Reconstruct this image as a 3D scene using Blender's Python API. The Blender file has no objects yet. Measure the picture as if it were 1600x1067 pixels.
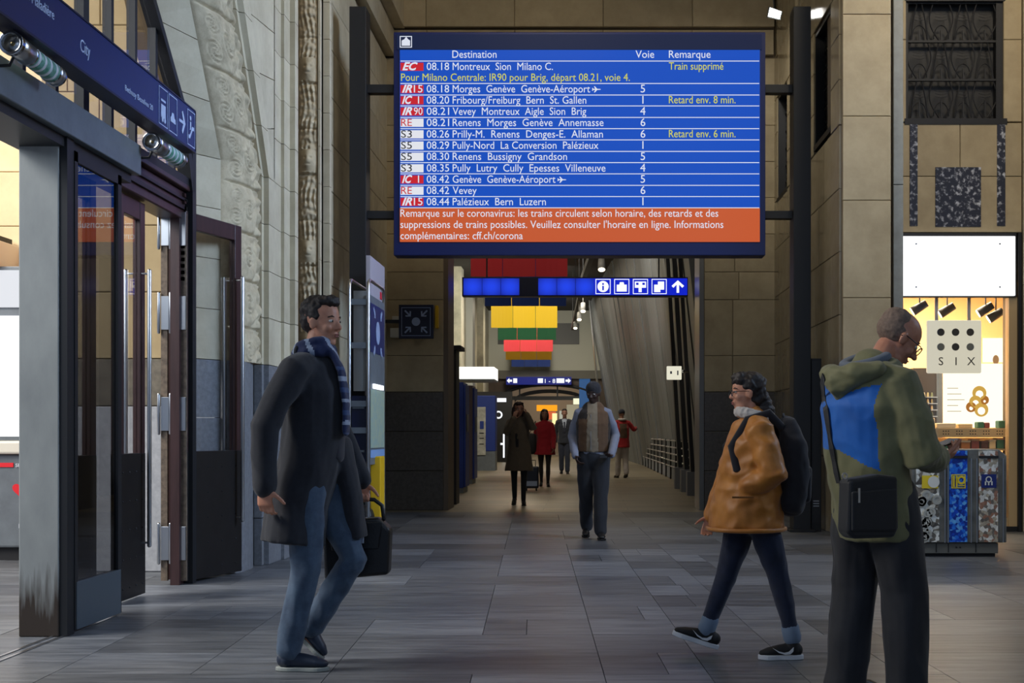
import bpy, bmesh, math, random
from mathutils import Vector, Matrix, noise
from mathutils.bvhtree import BVHTree
random.seed(7)
D = bpy.data; SC = bpy.context.scene; COL = SC.collection
V = Vector; PI = math.pi

# ------------------------------------------------------------ camera, world, lights, exposure
F = 2000.0; EYE = 1.17; VX, VY = 915.0, 677.0
cam = D.cameras.new('camera'); camo = D.objects.new('camera', cam); COL.objects.link(camo); SC.camera = camo
camo.location = (0, 0, EYE); camo.rotation_euler = (PI/2, 0, 0)
cam.sensor_width = 36; cam.lens = 36*F/1600
cam.shift_x = (800-VX)/1600; cam.shift_y = (VY-533.5)/1600
cam.clip_end = 300
SC.view_settings.view_transform = 'Standard'; SC.view_settings.look = 'None'
SC.view_settings.gamma = 1; SC.view_settings.use_curve_mapping = False
SC.view_settings.exposure = 0.0
w = D.worlds.new('world'); SC.world = w; w.use_nodes = True
w.node_tree.nodes['Background'].inputs[0].default_value = (.40, .55, .85, 1)
w.node_tree.nodes['Background'].inputs[1].default_value = .30

def area(name, loc, target, size, power, col, sy=None):
    l = D.lights.new(name, 'AREA'); l.energy = power; l.color = col; l.size = size
    if sy: l.shape = 'RECTANGLE'; l.size_y = sy
    o = D.objects.new(name, l); COL.objects.link(o); o.location = loc
    o.rotation_euler = (V(target)-V(loc)).to_track_quat('-Z', 'Y').to_euler(); return o
area('hall_fill_light', (2.5, -3.0, 7.0), (0, 12, 1.5), 9, 95, (.62, .78, 1.0), 4)  # added soft cool fill from behind the camera, no window there
area('hall_right_fill_light', (8.6, 9.5, 6.5), (-3, 12, 2.9), 4, 300, (.50, .68, 1.0), 4).data.spread = math.radians(75)  # added cool fill, out of view, brightens the left portal's side faces
area('daylight_outside', (-10.5, 5.5, 9.0), (-5.5, 12.5, 1.5), 5, 1900, (1.0, .95, .88))
area('daylight_doorway', (-6.5, 5.0, 4.5), (-4.6, 10.9, 1.5), 2.5, 150, (.85, .92, 1.0))
for i_, (x_, y_, e_) in enumerate([(-2.2, 23, 45), (0.0, 31, 75), (-2.0, 40, 110), (-2.2, 50, 150), (-2, 60, 190)]):
    area('corridor_ceiling_light', (x_, y_, 7.2), (x_, y_, 0), 1.6, e_, (1.0, .86, .66))
area('corridor_wall_light', (-1.6, 47, 6.6), (-5, 52, 4.2), 1.5, 260, (.97, .97, .88), 3)
area('shop_ceiling_light', (4.6, 16.9, 3.05), (4.6, 17.4, 0), 1.3, 210, (1.0, .84, .60), 1.6)
area('hall_ceiling_lamp', (4.6, 11.6, 8.4), (4.6, 15.4, 3.0), 1.2, 135, (1.0, .85, .64))
area('passage_floodlight', (2.6, 17.2, 6.75), (2.3, 19, 2.0), .25, 30, (1.0, .96, .88))
area('passage_track_light', (-1.0, 32.4, 6.9), (-1.6, 48, 4.8), 1.0, 330, (1.0, .93, .82))
area('back_wall_fill', (-.5, 11.0, 8.4), (-.8, 19, 3.5), 1.2, 62, (1.0, .86, .66))  # warm fill added to light the back wall, source unseen
area('red_banner_fill', (-.6, 21.3, 7.1), (-1.2, 27, 4.9), .5, 38, (1.0, .93, .82))  # small light added to brighten the nearest red banner
area('end_wall_fill', (-2.2, 59, 7.0), (-2.2, 66, 5.4), 1.5, 130, (1.0, .97, .88), 3)  # added to brighten the pale upper wall at the passage end
# ------------------------------------------------------------ helpers
def at(px, py, Y): return V(((px-VX)*Y/F, Y, EYE-(py-VY)*Y/F))
def sX(px, Y): return (px-VX)*Y/F
def sZ(py, Y): return EYE-(py-VY)*Y/F

def lin(c):
    return tuple(((v/255)/12.92 if v/255 <= .04045 else ((v/255+.055)/1.055)**2.4) for v in c)
_M = {}
def mat(name, rgb, rough=.6, metal=0, emit=0, var=0, rnd=0, scale=6, stretch=(1, 1, 1), bump=0, spec=.5, rgb2=None, coat=0, sheen=0, ramp=None):
    """rgb is sRGB 0-255; var mixes towards rgb2 with noise, rnd varies the value per object"""
    if name in _M: return _M[name]
    m = D.materials.new(name); m.use_nodes = True; nt = m.node_tree; n = nt.nodes; l = nt.links
    b = n['Principled BSDF']; c = lin(rgb)+(1,)
    b.inputs['Base Color'].default_value = c; b.inputs['Roughness'].default_value = rough
    b.inputs['Metallic'].default_value = metal; b.inputs['Specular IOR Level'].default_value = spec
    if coat: b.inputs['Coat Weight'].default_value = coat; b.inputs['Coat Roughness'].default_value = .08
    if sheen: b.inputs['Sheen Weight'].default_value = sheen
    if emit:
        b.inputs['Base Color'].default_value = (.02, .02, .02, 1); b.inputs['Specular IOR Level'].default_value = .15; b.inputs['Emission Color'].default_value = c; b.inputs['Emission Strength'].default_value = emit
    out = None
    if var or bump:
        tc = n.new('ShaderNodeTexCoord'); mp = n.new('ShaderNodeMapping'); mp.inputs['Scale'].default_value = stretch
        geo = n.new('ShaderNodeNewGeometry')
        l.new(geo.outputs['Position'], mp.inputs['Vector'])
        nz = n.new('ShaderNodeTexNoise'); nz.inputs['Scale'].default_value = scale; nz.inputs['Detail'].default_value = 6; nz.inputs['Roughness'].default_value = .65
        l.new(mp.outputs['Vector'], nz.inputs['Vector'])
        if rnd:
            oi = n.new('ShaderNodeObjectInfo'); mm = n.new('ShaderNodeMath'); mm.operation = 'MULTIPLY'; mm.inputs[1].default_value = 37
            l.new(oi.outputs['Random'], mm.inputs[0]); nz.noise_dimensions = '4D'; l.new(mm.outputs[0], nz.inputs['W'])
        if var:
            cr = n.new('ShaderNodeValToRGB'); c2 = lin(rgb2 if rgb2 else tuple(v*.7 for v in rgb))+(1,)
            cr.color_ramp.elements[0].position = .5-.25*var-.1; cr.color_ramp.elements[1].position = .62+.1*(1-var)
            if ramp: cr.color_ramp.elements[0].position, cr.color_ramp.elements[1].position = ramp
            cr.color_ramp.elements[0].color = c2; cr.color_ramp.elements[1].color = c
            l.new(nz.outputs['Fac'], cr.inputs['Fac']); out = cr.outputs['Color']
        if bump:
            bp = n.new('ShaderNodeBump'); bp.inputs['Strength'].default_value = bump; bp.inputs['Distance'].default_value = .01
            l.new(nz.outputs['Fac'], bp.inputs['Height']); l.new(bp.outputs['Normal'], b.inputs['Normal'])
    if rnd:
        oi = n.new('ShaderNodeObjectInfo'); mr = n.new('ShaderNodeMapRange')
        mr.inputs['To Min'].default_value = 1-rnd; mr.inputs['To Max'].default_value = 1+rnd
        hs = n.new('ShaderNodeHueSaturation')
        l.new(oi.outputs['Random'], mr.inputs['Value']); l.new(mr.outputs['Result'], hs.inputs['Value'])
        if out: l.new(out, hs.inputs['Color'])
        else: hs.inputs['Color'].default_value = c
        out = hs.outputs['Color']
    if out: l.new(out, b.inputs['Base Color'])
    _M[name] = m; return m
def glass(name, tint=(1, 1, 1), refl=1.0, body=None, bodymix=0.0):
    if name in _M: return _M[name]
    m = D.materials.new(name); m.use_nodes = True; nt = m.node_tree; n = nt.nodes; l = nt.links
    n.remove(n['Principled BSDF']); o = n['Material Output']
    tr = n.new('ShaderNodeBsdfTransparent'); tr.inputs[0].default_value = tuple(tint)+(1,)
    gl = n.new('ShaderNodeBsdfGlossy'); gl.inputs['Roughness'].default_value = .01; gl.inputs[0].default_value = (refl, refl, refl, 1)
    fr = n.new('ShaderNodeFresnel'); geo = n.new('ShaderNodeNewGeometry'); mr = n.new('ShaderNodeMapRange'); mr.inputs['To Min'].default_value = 1.5; mr.inputs['To Max'].default_value = 1/1.5; l.new(geo.outputs['Backfacing'], mr.inputs['Value']); l.new(mr.outputs[0], fr.inputs[0]); mx = n.new('ShaderNodeMixShader')
    l.new(fr.outputs[0], mx.inputs[0]); l.new(tr.outputs[0], mx.inputs[1]); l.new(gl.outputs[0], mx.inputs[2])
    l.new(mx.outputs[0], o.inputs[0]); _M[name] = m; return m

class G:
    def __init__(s): s.v = []; s.f = []; s.m = []
    def add(s, vs, fs, mi=0):
        k = len(s.v); s.v += [tuple(v) for v in vs]; s.f += [tuple(i+k for i in f) for f in fs]; s.m += [mi]*len(fs); return s
    def box(s, x0, y0, z0, x1, y1, z1, mi=0):
        if x0 > x1: x0, x1 = x1, x0
        if y0 > y1: y0, y1 = y1, y0
        if z0 > z1: z0, z1 = z1, z0
        vs = [(x, y, z) for z in (z0, z1) for x, y in ((x0, y0), (x1, y0), (x1, y1), (x0, y1))]
        return s.add(vs, [(0, 3, 2, 1), (4, 5, 6, 7), (0, 1, 5, 4), (1, 2, 6, 5), (2, 3, 7, 6), (3, 0, 4, 7)], mi)
    def slab(s, p0, p1, t, z0, z1, mi=0):
        """upright slab between two plan points, thickness t centred"""
        a = V((p0[0], p0[1], 0)); b = V((p1[0], p1[1], 0)); d = (b-a).normalized(); n = V((-d.y, d.x, 0))*t/2
        q = [a-n, b-n, b+n, a+n]
        vs = [(p.x, p.y, z0) for p in q]+[(p.x, p.y, z1) for p in q]
        return s.add(vs, [(0, 3, 2, 1), (4, 5, 6, 7), (0, 1, 5, 4), (1, 2, 6, 5), (2, 3, 7, 6), (3, 0, 4, 7)], mi)
    def prism(s, pts, d, mi=0):
        """closed polygon of 3D points extruded by vector d"""
        n = len(pts); d = V(d); a = [V(p) for p in pts]; b = [p+d for p in a]
        fs = [tuple(range(n)), tuple(range(2*n-1, n-1, -1))]+[(i, i+n, (i+1) % n+n, (i+1) % n) for i in range(n)]
        return s.add(a+b, fs, mi)
    def tube(s, pts, rad, n=12, ref=None, caps=True, mi=0, power=1.0):
        pts = [V(p) for p in pts]; rad = rad if isinstance(rad, list) else [rad]*len(pts); rad = [r if isinstance(r, tuple) else (r, r) for r in rad]
        T = []
        for i in range(len(pts)):
            a = pts[max(i-1, 0)]; b = pts[min(i+1, len(pts)-1)]; T.append((b-a).normalized())
        if ref is None:
            ref = min((V((1, 0, 0)), V((0, 1, 0)), V((0, 0, 1))), key=lambda x: max(abs(t.dot(x)) for t in T))
        ref = V(ref)
        P = list(pts); R = list(rad); TT = list(T)
        if caps:
            for end in ((0, -1) if caps is True else (-1,)):
                sg = -1 if end == 0 else 1
                p = pts[end]; t = T[end]; ra, rb = rad[end]; m = min(ra, rb)
                ex = [(p+t*sg*m*.45, (ra*.86, rb*.86), t), (p+t*sg*m*.78, (ra*.55, rb*.55), t), (p+t*sg*m*.95, (ra*.15, rb*.15), t)]
                if end == 0:
                    for e in ex: P.insert(0, e[0]); R.insert(0, e[1]); TT.insert(0, e[2])
                else:
                    for e in ex: P.append(e[0]); R.append(e[1]); TT.append(e[2])
        vs = []; fs = []
        for p, (ra, rb), t in zip(P, R, TT):
            a = (ref-t*ref.dot(t)).normalized(); b = t.cross(a)
            for k in range(n):
                c, q = math.cos(2*PI*k/n), math.sin(2*PI*k/n)
                if power != 1: c = math.copysign(abs(c)**power, c); q = math.copysign(abs(q)**power, q)
                vs.append(p+a*ra*c+b*rb*q)
        m = len(P)
        for i in range(m-1):
            for k in range(n):
                k2 = (k+1) % n; fs.append((i*n+k, i*n+k2, (i+1)*n+k2, (i+1)*n+k))
        fs.append(tuple(range(n-1, -1, -1))); fs.append(tuple((m-1)*n+k for k in range(n)))
        return s.add(vs, fs, mi)
    def ell(s, c, r, R=None, n=12, mi=0):
        c = V(c); vs = []; fs = []; m = n
        for i in range(1, m):
            th = PI*i/m
            for k in range(n):
                ph = 2*PI*k/n; p = V((r[0]*math.sin(th)*math.cos(ph), r[1]*math.sin(th)*math.sin(ph), r[2]*math.cos(th)))
                vs.append(c+(R @ p if R else p))
        top = V((0, 0, r[2])); vs.append(c+(R @ top if R else top)); vs.append(c-(R @ top if R else top))
        a = (m-1)*n; b = a+1
        for i in range(m-2):
            for k in range(n):
                k2 = (k+1) % n; fs.append((i*n+k, (i+1)*n+k, (i+1)*n+k2, i*n+k2))
        for k in range(n):
            k2 = (k+1) % n; fs.append((a, k, k2)); fs.append((b, (m-2)*n+k2, (m-2)*n+k))
        return s.add(vs, fs, mi)
    def disc(s, c, r, axis, t, n=20, r2=None, mi=0):
        """thin cylinder along axis"""
        c = V(c); ax = V(axis).normalized(); ref = V((0, 0, 1)) if abs(ax.z) < .9 else V((1, 0, 0))
        a = (ref-ax*ref.dot(ax)).normalized(); b = ax.cross(a); r2 = r if r2 is None else r2
        vs = [c+(a*math.cos(2*PI*k/n)+b*math.sin(2*PI*k/n))*r for k in range(n)]+[c+ax*t+(a*math.cos(2*PI*k/n)+b*math.sin(2*PI*k/n))*r2 for k in range(n)]
        return s.add(vs, [tuple(range(n-1, -1, -1)), tuple(range(n, 2*n))]+[(k, (k+1) % n, (k+1) % n+n, k+n) for k in range(n)], mi)
    def ring(s, c, r0, r1, axis, t, n=24, mi=0):
        c = V(c); ax = V(axis).normalized(); ref = V((0, 0, 1)) if abs(ax.z) < .9 else V((1, 0, 0))
        a = (ref-ax*ref.dot(ax)).normalized(); b = ax.cross(a); vs = []
        for k in range(n):
            d = a*math.cos(2*PI*k/n)+b*math.sin(2*PI*k/n); vs += [c+d*r0, c+d*r1, c+d*r1+ax*t, c+d*r0+ax*t]
        fs = []
        for k in range(n):
            j = (k+1) % n
            for q in range(4): fs.append((k*4+q, k*4+(q+1) % 4, j*4+(q+1) % 4, j*4+q))
        return s.add(vs, fs, mi)
    def mesh(s, name, mats, smooth=False):
        me = D.meshes.new(name); me.from_pydata(s.v, [], s.f); me.update()
        for m in (mats if isinstance(mats, (list, tuple)) else [mats]): me.materials.append(m)
        if any(s.m): me.polygons.foreach_set('material_index', s.m)
        b_ = bmesh.new(); b_.from_mesh(me); bmesh.ops.recalc_face_normals(b_, faces=b_.faces); b_.to_mesh(me); b_.free()
        if smooth: me.polygons.foreach_set('use_smooth', [True]*len(me.polygons))
        return me
    def build(s, name, mats, parent=None, smooth=False, bevel=0, seg=2):
        o = link(name, s.mesh(name, mats, smooth), parent)
        if bevel:
            b = o.modifiers.new('bevel', 'BEVEL'); b.width = bevel; b.segments = seg; b.limit_method = 'ANGLE'
        return o
def link(name, data, parent=None):
    o = D.objects.new(name, data); COL.objects.link(o)
    if parent: o.parent = parent; o.matrix_parent_inverse = Matrix.Translation(-WL[parent.name]) if parent.name in WL else Matrix()
    return o
WL = {}
def tag(o, label=None, cat=None, group=None, kind=None):
    for k, v in (('label', label), ('category', cat), ('group', group), ('kind', kind)):
        if v: o[k] = v
    return o
def thing(name, label, cat, loc=(0, 0, 0), group=None, rz=0):
    o = D.objects.new(name, None); COL.objects.link(o); o.location = loc; o.empty_display_size = .1; o.rotation_euler = (0, 0, rz)
    if not rz: WL[o.name] = V(loc)
    return tag(o, label, cat, group)
def struct(name, loc=(0, 0, 0)):
    o = D.objects.new(name, None); COL.objects.link(o); o['kind'] = 'structure'; o.location = loc; WL[o.name] = V(loc); return o
TEXTS = []
def text(s, parent, loc, size, m, width=None, rot=(PI/2, 0, 0), align='LEFT', ext=.002, name='lettering', shear=0, bold=0, space=1):
    c = D.curves.new(name, 'FONT'); c.body = s; c.size = size; c.align_x = align; c.extrude = ext; c.resolution_u = 3
    c.shear = shear; c.offset = bold; c.space_character = space
    c.materials.append(m); o = link(name, c, parent); o.location = loc; o.rotation_euler = rot
    if bold and width and len(s) > 3: c.offset = 0.0006
    if width: TEXTS.append((o, width))
    return o

# ------------------------------------------------------------ materials
STONE = mat('warm_limestone', (176, 160, 128), .75, var=.8, rnd=.08, scale=3.2, bump=.25, rgb2=(150, 134, 104))
STONE_L = mat('portal_limestone', (196, 186, 160), .7, var=.8, rnd=.07, scale=4, bump=.3, rgb2=(168, 156, 130))
STONE_S = mat('polished_limestone', (165, 152, 124), .10, var=.8, rnd=.05, scale=2.5, rgb2=(140, 126, 98), bump=.12)
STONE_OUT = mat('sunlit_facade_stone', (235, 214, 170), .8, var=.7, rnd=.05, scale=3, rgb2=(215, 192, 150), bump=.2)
MORTAR = mat('stone_joint', (112, 96, 74), .9)
MORTAR_W = mat('facade_joint', (180, 130, 95), .9)
CARVED = mat('carved_limestone', (196, 182, 152), .75, var=.9, scale=9, bump=.5, rgb2=(152, 138, 110))
DADO = mat('dark_marble', (92, 84, 74), .32, var=1, scale=22, rnd=.06, rgb2=(58, 52, 46), bump=.1)
DADO_B = mat('grey_marble', (128, 130, 134), .35, var=1, scale=26, rnd=.06, rgb2=(88, 88, 92), bump=.1)
INLAY = mat('inlay_marble', (205, 208, 216), .28, var=1, scale=17, rgb2=(50, 52, 64), ramp=(.52, .68))
SLAB = mat('slate_paving', (112, 115, 120), .38, var=.9, rnd=.36, scale=3.6, stretch=(.6, 4.2, 1), bump=.35, rgb2=(72, 76, 82), ramp=(.36, .64))
JOINT = mat('paving_joint', (50, 48, 46), .9)
STEEL = mat('brushed_steel', (190, 192, 195), .28, 1)
CHROME = mat('chrome', (215, 215, 215), .1, 1)
GREYP = mat('grey_painted_steel', (108, 116, 122), .42, var=.4, scale=5, rgb2=(92, 98, 104))
BLACK = mat('black_painted_steel', (24, 26, 30), .5)
DARK = mat('dark_iron', (36, 36, 38), .55, .3)
WOOD = mat('dark_red_brown_timber', (64, 42, 42), .38, var=.6, scale=5, stretch=(4, 4, .5), rgb2=(44, 28, 28))
WOODB = mat('blackened_timber_panel', (26, 23, 23), .42, var=.5, scale=8, rgb2=(17, 15, 15))
NAVY = mat('navy_enamel', (16, 34, 92), .35)
NAVYD = mat('navy_sign_body', (8, 16, 50), .4)
WHITE_E = mat('white_backlight', (255, 255, 252), .5, emit=3.0)
WHITE_T = mat('white_screen_ink', (235, 240, 255), .5, emit=.85)
WHITE = mat('white_print', (215, 220, 228), .5)
YEL_T = mat('yellow_screen_ink', (225, 225, 80), .5, emit=.8)
YELLOW = mat('yellow_enamel', (225, 180, 25), .45)
GLASS = glass('clear_glass'); GLASSD = glass('smoked_glass', (.55, .56, .58), 1.0)
WHITEP = mat('cream_painted_metal', (214, 210, 196), .5)
PLASTER = mat('pale_plaster', (196, 196, 184), .8, var=.3, scale=1.5)

# ------------------------------------------------------------ stone coursing
_bm = {}
def stone_mesh(w_, h_, t, m):
    k = (round(w_, 3), round(h_, 3), t, m.name)
    if k in _bm: return _bm[k]
    g = G(); c = .006
    o = [(0, 0, 0), (w_, 0, 0), (w_, 0, h_), (0, 0, h_)]        # front ring chamfered; front faces -y
    i = [(c, -t, c), (w_-c, -t, c), (w_-c, -t, h_-c), (c, -t, h_-c)]
    b = [(0, -t+c, 0), (w_, -t+c, 0), (w_, -t+c, h_), (0, -t+c, h_)]
    g.add(o+b+i, [(3, 2, 1, 0)]+[(q, (q+1) % 4, (q+1) % 4+4, q+4) for q in range(4)]+[(q+4, (q+1) % 4+4, (q+1) % 4+8, q+8) for q in range(4)]+[(8, 9, 10, 11)])
    _bm[k] = g.mesh('stone_block', m); return _bm[k]
def stones(parent, p0, p1, zs, m, lens=(.9, 1.3), t=.05, gap=.006, cuts=None, name='stone_block', seed=0):
    """courses of blocks between plan points p0->p1 (front is to the right-hand side when walking p0->p1 rotated: -y of local frame)"""
    rr = random.Random(seed+1); a = V((p0[0], p0[1], 0)); b = V((p1[0], p1[1], 0)); L = (b-a).length; ang = math.atan2(b.y-a.y, b.x-a.x)
    d = (b-a).normalized()
    for r in range(len(zs)-1):
        if cuts: xs = cuts
        else:
            xs = [0]; x = rr.uniform(.35, 1)*lens[0]
            while x < L-lens[0]*.35: xs.append(x); x += rr.uniform(*lens)
            xs.append(L)
        for u0, u1 in zip(xs, xs[1:]):
            o = link(name, stone_mesh(u1-u0-gap, zs[r+1]-zs[r]-gap, t, m), parent)
            p = a+d*(u0+gap/2); o.location = (p.x, p.y, zs[r]+gap/2); o.rotation_euler = (0, 0, ang)
def courses(z0, z1, h):
    n = max(1, round((z1-z0)/h)); return [z0+(z1-z0)*i/n for i in range(n+1)]
# ============================================================ SETTING
# ---- floor: courses .61 m deep, joints of the slabs run a little off the hall's axis
floor = struct('floor')
g = G(); g.box(-14, 2.5, -.2, 10, 19.5, -.02); g.build('screed', JOINT, floor)
cols = [-7.0, -6.0, -5.1, -4.2, -3.35, -2.6, -1.92, -1.25, -.55, .09, .6, 1.05, 1.75, 2.4, 3.1, 3.8, 4.5, 5.2, 5.9, 6.6]
rr = random.Random(5); cache = {}; nslab = 0; rest = []
def slab(u0, u1, d):
    k = (round(u0, 2), round(u1, 2), d)
    if k not in cache:
        a = .002; w_ = u1-u0; s_ = -.04*d; g = G()
        q = [(a, a), (w_-a, a), (w_-a+s_, d-a), (a+s_, d-a)]
        g.add([(x, y, -.018) for x, y in q]+[(x, y, 0) for x, y in q], [(4, 5, 6, 7), (0, 1, 5, 4), (1, 2, 6, 5), (2, 3, 7, 6), (3, 0, 4, 7)])
        cache[k] = g.mesh('paving_slab', SLAB)
    return cache[k]
rows = [4.39+.61*i for i in range(25)]
for r in range(24):
    y0 = rows[r]; off = -.04*(y0-6.2); i = 0
    while i < len(cols)-1:
        u0 = cols[i]; k = 1
        far = y0 > 12.5
        if i < len(cols)-3 and u0 < -.6 and rr.random() < (.4 if not far else .75) and (u0 > -1.3 or cols[i+1] < -.6): k = 2
        elif i < len(cols)-3 and (u0 > 1.5 or far) and rr.random() < .5: k = 2
        u1 = cols[min(i+k, len(cols)-1)]
        segs = [(u0, u1)]
        if -.6 < u0 < 1.2 and not far and rr.random() < .38:
            f_ = rr.choice([.55, .62, .4, .7]); segs = [(u0, u0+(u1-u0)*f_), (u0+(u1-u0)*f_, u1)]
        elif -2.7 < u0 < -1.5 and not far and rr.random() < .2: segs = [(u0, u0+(u1-u0)*.45), (u0+(u1-u0)*.45, u1)]
        for a_, b_ in segs:
            x0, x1 = a_+off, b_+off
            p0 = VX+F*x1/(y0+.6); p1 = VX+F*x0/y0
            if nslab >= 300: rest.append((x0, y0, b_-a_)); continue
            if p0 > -10 and p1 < 1900 and x1 > -9:
                o = link('paving_slab', slab(a_, b_, .61), floor); o.location = (x0, y0, rr.uniform(-.0012, 0)); nslab += 1
        i += k
if rest:
    g = G()
    for x0, y0, w_ in rest: g.box(x0+.002, y0+.002, -.018, x0+w_-.002, y0+.608, -.0005)
    tag(g.build('paving_slabs_far', SLAB, floor), kind='stuff')

CORF = mat('corridor_paving', (150, 138, 112), .38, var=.8, scale=.9, stretch=(1, 4, 1), rgb2=(112, 104, 88), bump=.1)
def tile_joint(m, sx, sy):
    nt = m.node_tree; n = nt.nodes; l = nt.links; b = n['Principled BSDF']; src = b.inputs['Base Color'].links[0].from_socket
    geo = n.new('ShaderNodeNewGeometry'); mp = n.new('ShaderNodeMapping'); br = n.new('ShaderNodeTexBrick')
    br.inputs['Scale'].default_value = 1; br.inputs['Brick Width'].default_value = sx; br.inputs['Row Height'].default_value = sy; br.inputs['Mortar Size'].default_value = .006
    br.inputs['Color1'].default_value = (1, 1, 1, 1); br.inputs['Color2'].default_value = (.74, .74, .76, 1); br.inputs['Mortar'].default_value = (.5, .48, .45, 1)
    mx = n.new('ShaderNodeMix'); mx.data_type = 'RGBA'; mx.blend_type = 'MULTIPLY'; mx.inputs[0].default_value = 1
    l.new(geo.outputs['Position'], mp.inputs['Vector']); l.new(mp.outputs[0], br.inputs['Vector']); l.new(src, mx.inputs[6]); l.new(br.outputs['Color'], mx.inputs[7]); l.new(mx.outputs[2], b.inputs['Base Color'])
tile_joint(CORF, 1.3, .61)
g = G(); g.box(-5.4, 19.03, -.2, 4.5, 80, 0); tag(g.build('floor_corridor', CORF), kind='structure')
OUTF = mat('outdoor_paving', (150, 152, 158), .6, var=.5, scale=4, rgb2=(128, 130, 138)); tile_joint(OUTF, .8, .5)
g = G(); g.box(-14, 2.5, -.019, -3.75, 13, -.004); tag(g.build('floor_outside', OUTF), kind='structure')

# ---- left wall: splayed portal jamb with carved archivolt, then flat wall with carved pilaster
wl = struct('wall_left')
SPR = 3.45
def shift(Z, k):
    d = max(0, Z-SPR); return k*(d*.98+.03*d*d)
# (x, y, k bend factor)
JB = [(-3.12, 10.08, 1.15), (-2.95, 10.35, .80), (-2.85, 11.0, .70), (-2.783, 11.0, .68), (-2.783, 11.07, .68), (-2.739, 11.07, .66), (-2.739, 11.28, .64)]
JS = [(-2.739, 11.28), (-2.739, 11.51), (-2.71, 11.51), (-2.71, 11.73), (-2.663, 11.73), (-2.663, 11.86), (-3.07, 11.9)]
JB = [(x*1.03, y*1.03, k) for x, y, k in JB]; JS = [(x*1.03, y*1.03) for x, y in JS]
zc = [0, .42, .84, 1.3, 1.78]+courses(1.78, SPR, .4)[1:]+[SPR+.4*i for i in range(1, 13)]
for a_, b_ in zip(zc, zc[1:]):
    m_ = DADO_B if b_ <= 1.79 else STONE_L
    for part in (0, 1, 2):
        g = G(); n_ = 1 if b_ <= SPR+.01 else 2
        zz = [a_+.003+(b_-a_-.006)*i/n_ for i in range(n_+1)]
        if part == 0: pts = [JB[0], JB[1]]
        elif part == 1: pts = [JB[2], JB[3], JB[4], JB[5], JB[6]]
        else: pts = [(x, y, 0) for x, y in JS]
        for z0, z1 in zip(zz, zz[1:]):
            for (xa, ya, ka), (xb, yb, kb) in zip(pts, pts[1:]):
                q = [(xa, ya-shift(z0, ka), z0), (xb, yb-shift(z0, kb), z0), (xb, yb-shift(z1, kb), z1), (xa, ya-shift(z1, ka), z1)]
                back = [(x_-.12 if part != 0 else x_-.05, y_+.12, z_) for x_, y_, z_ in q]
                g.add(q+back, [(0, 1, 2, 3), (7, 6, 5, 4), (0, 4, 5, 1), (2, 6, 7, 3)])
        g.build('jamb_stone', m_, wl)
# spandrel between the bending mouldings and the straight ones, in wedge courses with slanting joints
zs_ = [SPR+.001+.42*i for i in range(0, 12)]
for a_, b_ in zip(zs_, zs_[1:]):
    g = G(); x = -2.828; ya0, ya1 = 11.62-shift(a_, .64), 11.62-shift(b_, .64)
    g.prism([(x, ya0, a_+.004), (x, 11.84, a_+.12), (x, 11.84, b_+.112), (x, ya1, b_-.004)], (-.1, 0, 0)); g.build('spandrel_stone', STONE_L, wl)
# mortar core behind the jamb
g = G(); g.box(-3.7, 11.5, 0, -3.04, 12.15, 8.6); g.box(-3.7, 12.1, 0, -3.16, 13.9, 9); g.build('wall_core', MORTAR, wl)
g = G()
for z0, z1 in zip(zc[8:], zc[9:]):
    q = [(-3.12, 10.95-shift(z0, .8), z0), (-3.12, 12.1, z0), (-3.12, 12.1, z1), (-3.12, 10.95-shift(z1, .8), z1)]
    g.prism(q, (-.5, 0, 0))
g.build('arch_core', MORTAR, wl)
# carved archivolt: relief displaced half roll
def carved_strip(name, u0, u1, kk, zmin, zmax, bulge, fn, nz, nu, m, bend=True):
    """strip between two plan points swept up in z, bulging outwards; fn(u,z)->relief"""
    g = G(); a = V((u0[0], u0[1], 0)); b = V((u1[0], u1[1], 0)); d = (b-a); L = d.length; nn = V((d.y, -d.x, 0)).normalized()
    for i in range(nz+1):
        z = zmin+(zmax-zmin)*i/nz
        for j in range(nu+1):
            u = j/nu; k = kk[0]+(kk[1]-kk[0])*u; p = a+d*u+nn*(bulge*math.sin(PI*u)**.6+fn(u*L, z)*min(1, 6*min(u, 1-u)))
            g.v.append((p.x, p.y-(shift(z, k) if bend else 0), z))
    for i in range(nz):
        for j in range(nu):
            q = i*(nu+1)+j; g.f.append((q, q+1, q+nu+2, q+nu+1)); g.m.append(0)
    return g.build(name, m, wl, smooth=True)
def scroll(cx, cz, R):
    def f(u, z):
        r = math.hypot(u-cx, z-cz)
        if r > R: return 0
        a = math.atan2(z-cz, u-cx); return .012*math.cos((r/R*2.6-a/(2*PI))*2*PI)*(1-r/R*.4)
    return f
def archrel(u, z):
    per = .405; zz = (z-.03) % per; i = int((z-.03)/per)
    joint = -.035*math.exp(-((zz-.012)/.010)**2)
    lobe = .02*abs(math.sin(PI*zz/per))*(.4+u)
    s1 = scroll(.13, .13, .085)(u, zz)*1.5+scroll(.15, .31, .07)(u, zz)*1.5+scroll(.33, .22, .10)(u, zz)*1.2
    leaf = .009*math.sin(62*(u*.5-zz*.7)+4*noise.noise(V((u*6, z*6, i))))*(1 if u > .36 else .12)
    fine = .004*noise.noise(V((u*30, z*30, 3)))+.012*noise.noise(V((u*9, z*9, 9)))
    edge = .03*abs(math.sin(PI*z/.135)) if u > .50 else 0
    return joint+lobe+s1+leaf+fine+edge
zj = 1.78
carved_strip('carved_archivolt', (-3.04, 10.66), (-2.935, 11.33), (.80, .70), zj, 7.9, .10, archrel, 760, 56, CARVED)
g = G()
g.tube([(-3.02, 10.99, 0), (-3.02, 10.99, 1.78)], [(.30, .13)]*2, n=20, ref=(0, 1, 0), caps=False, power=.7); g.build('jamb_base', DADO_B, wl, smooth=False)
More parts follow.
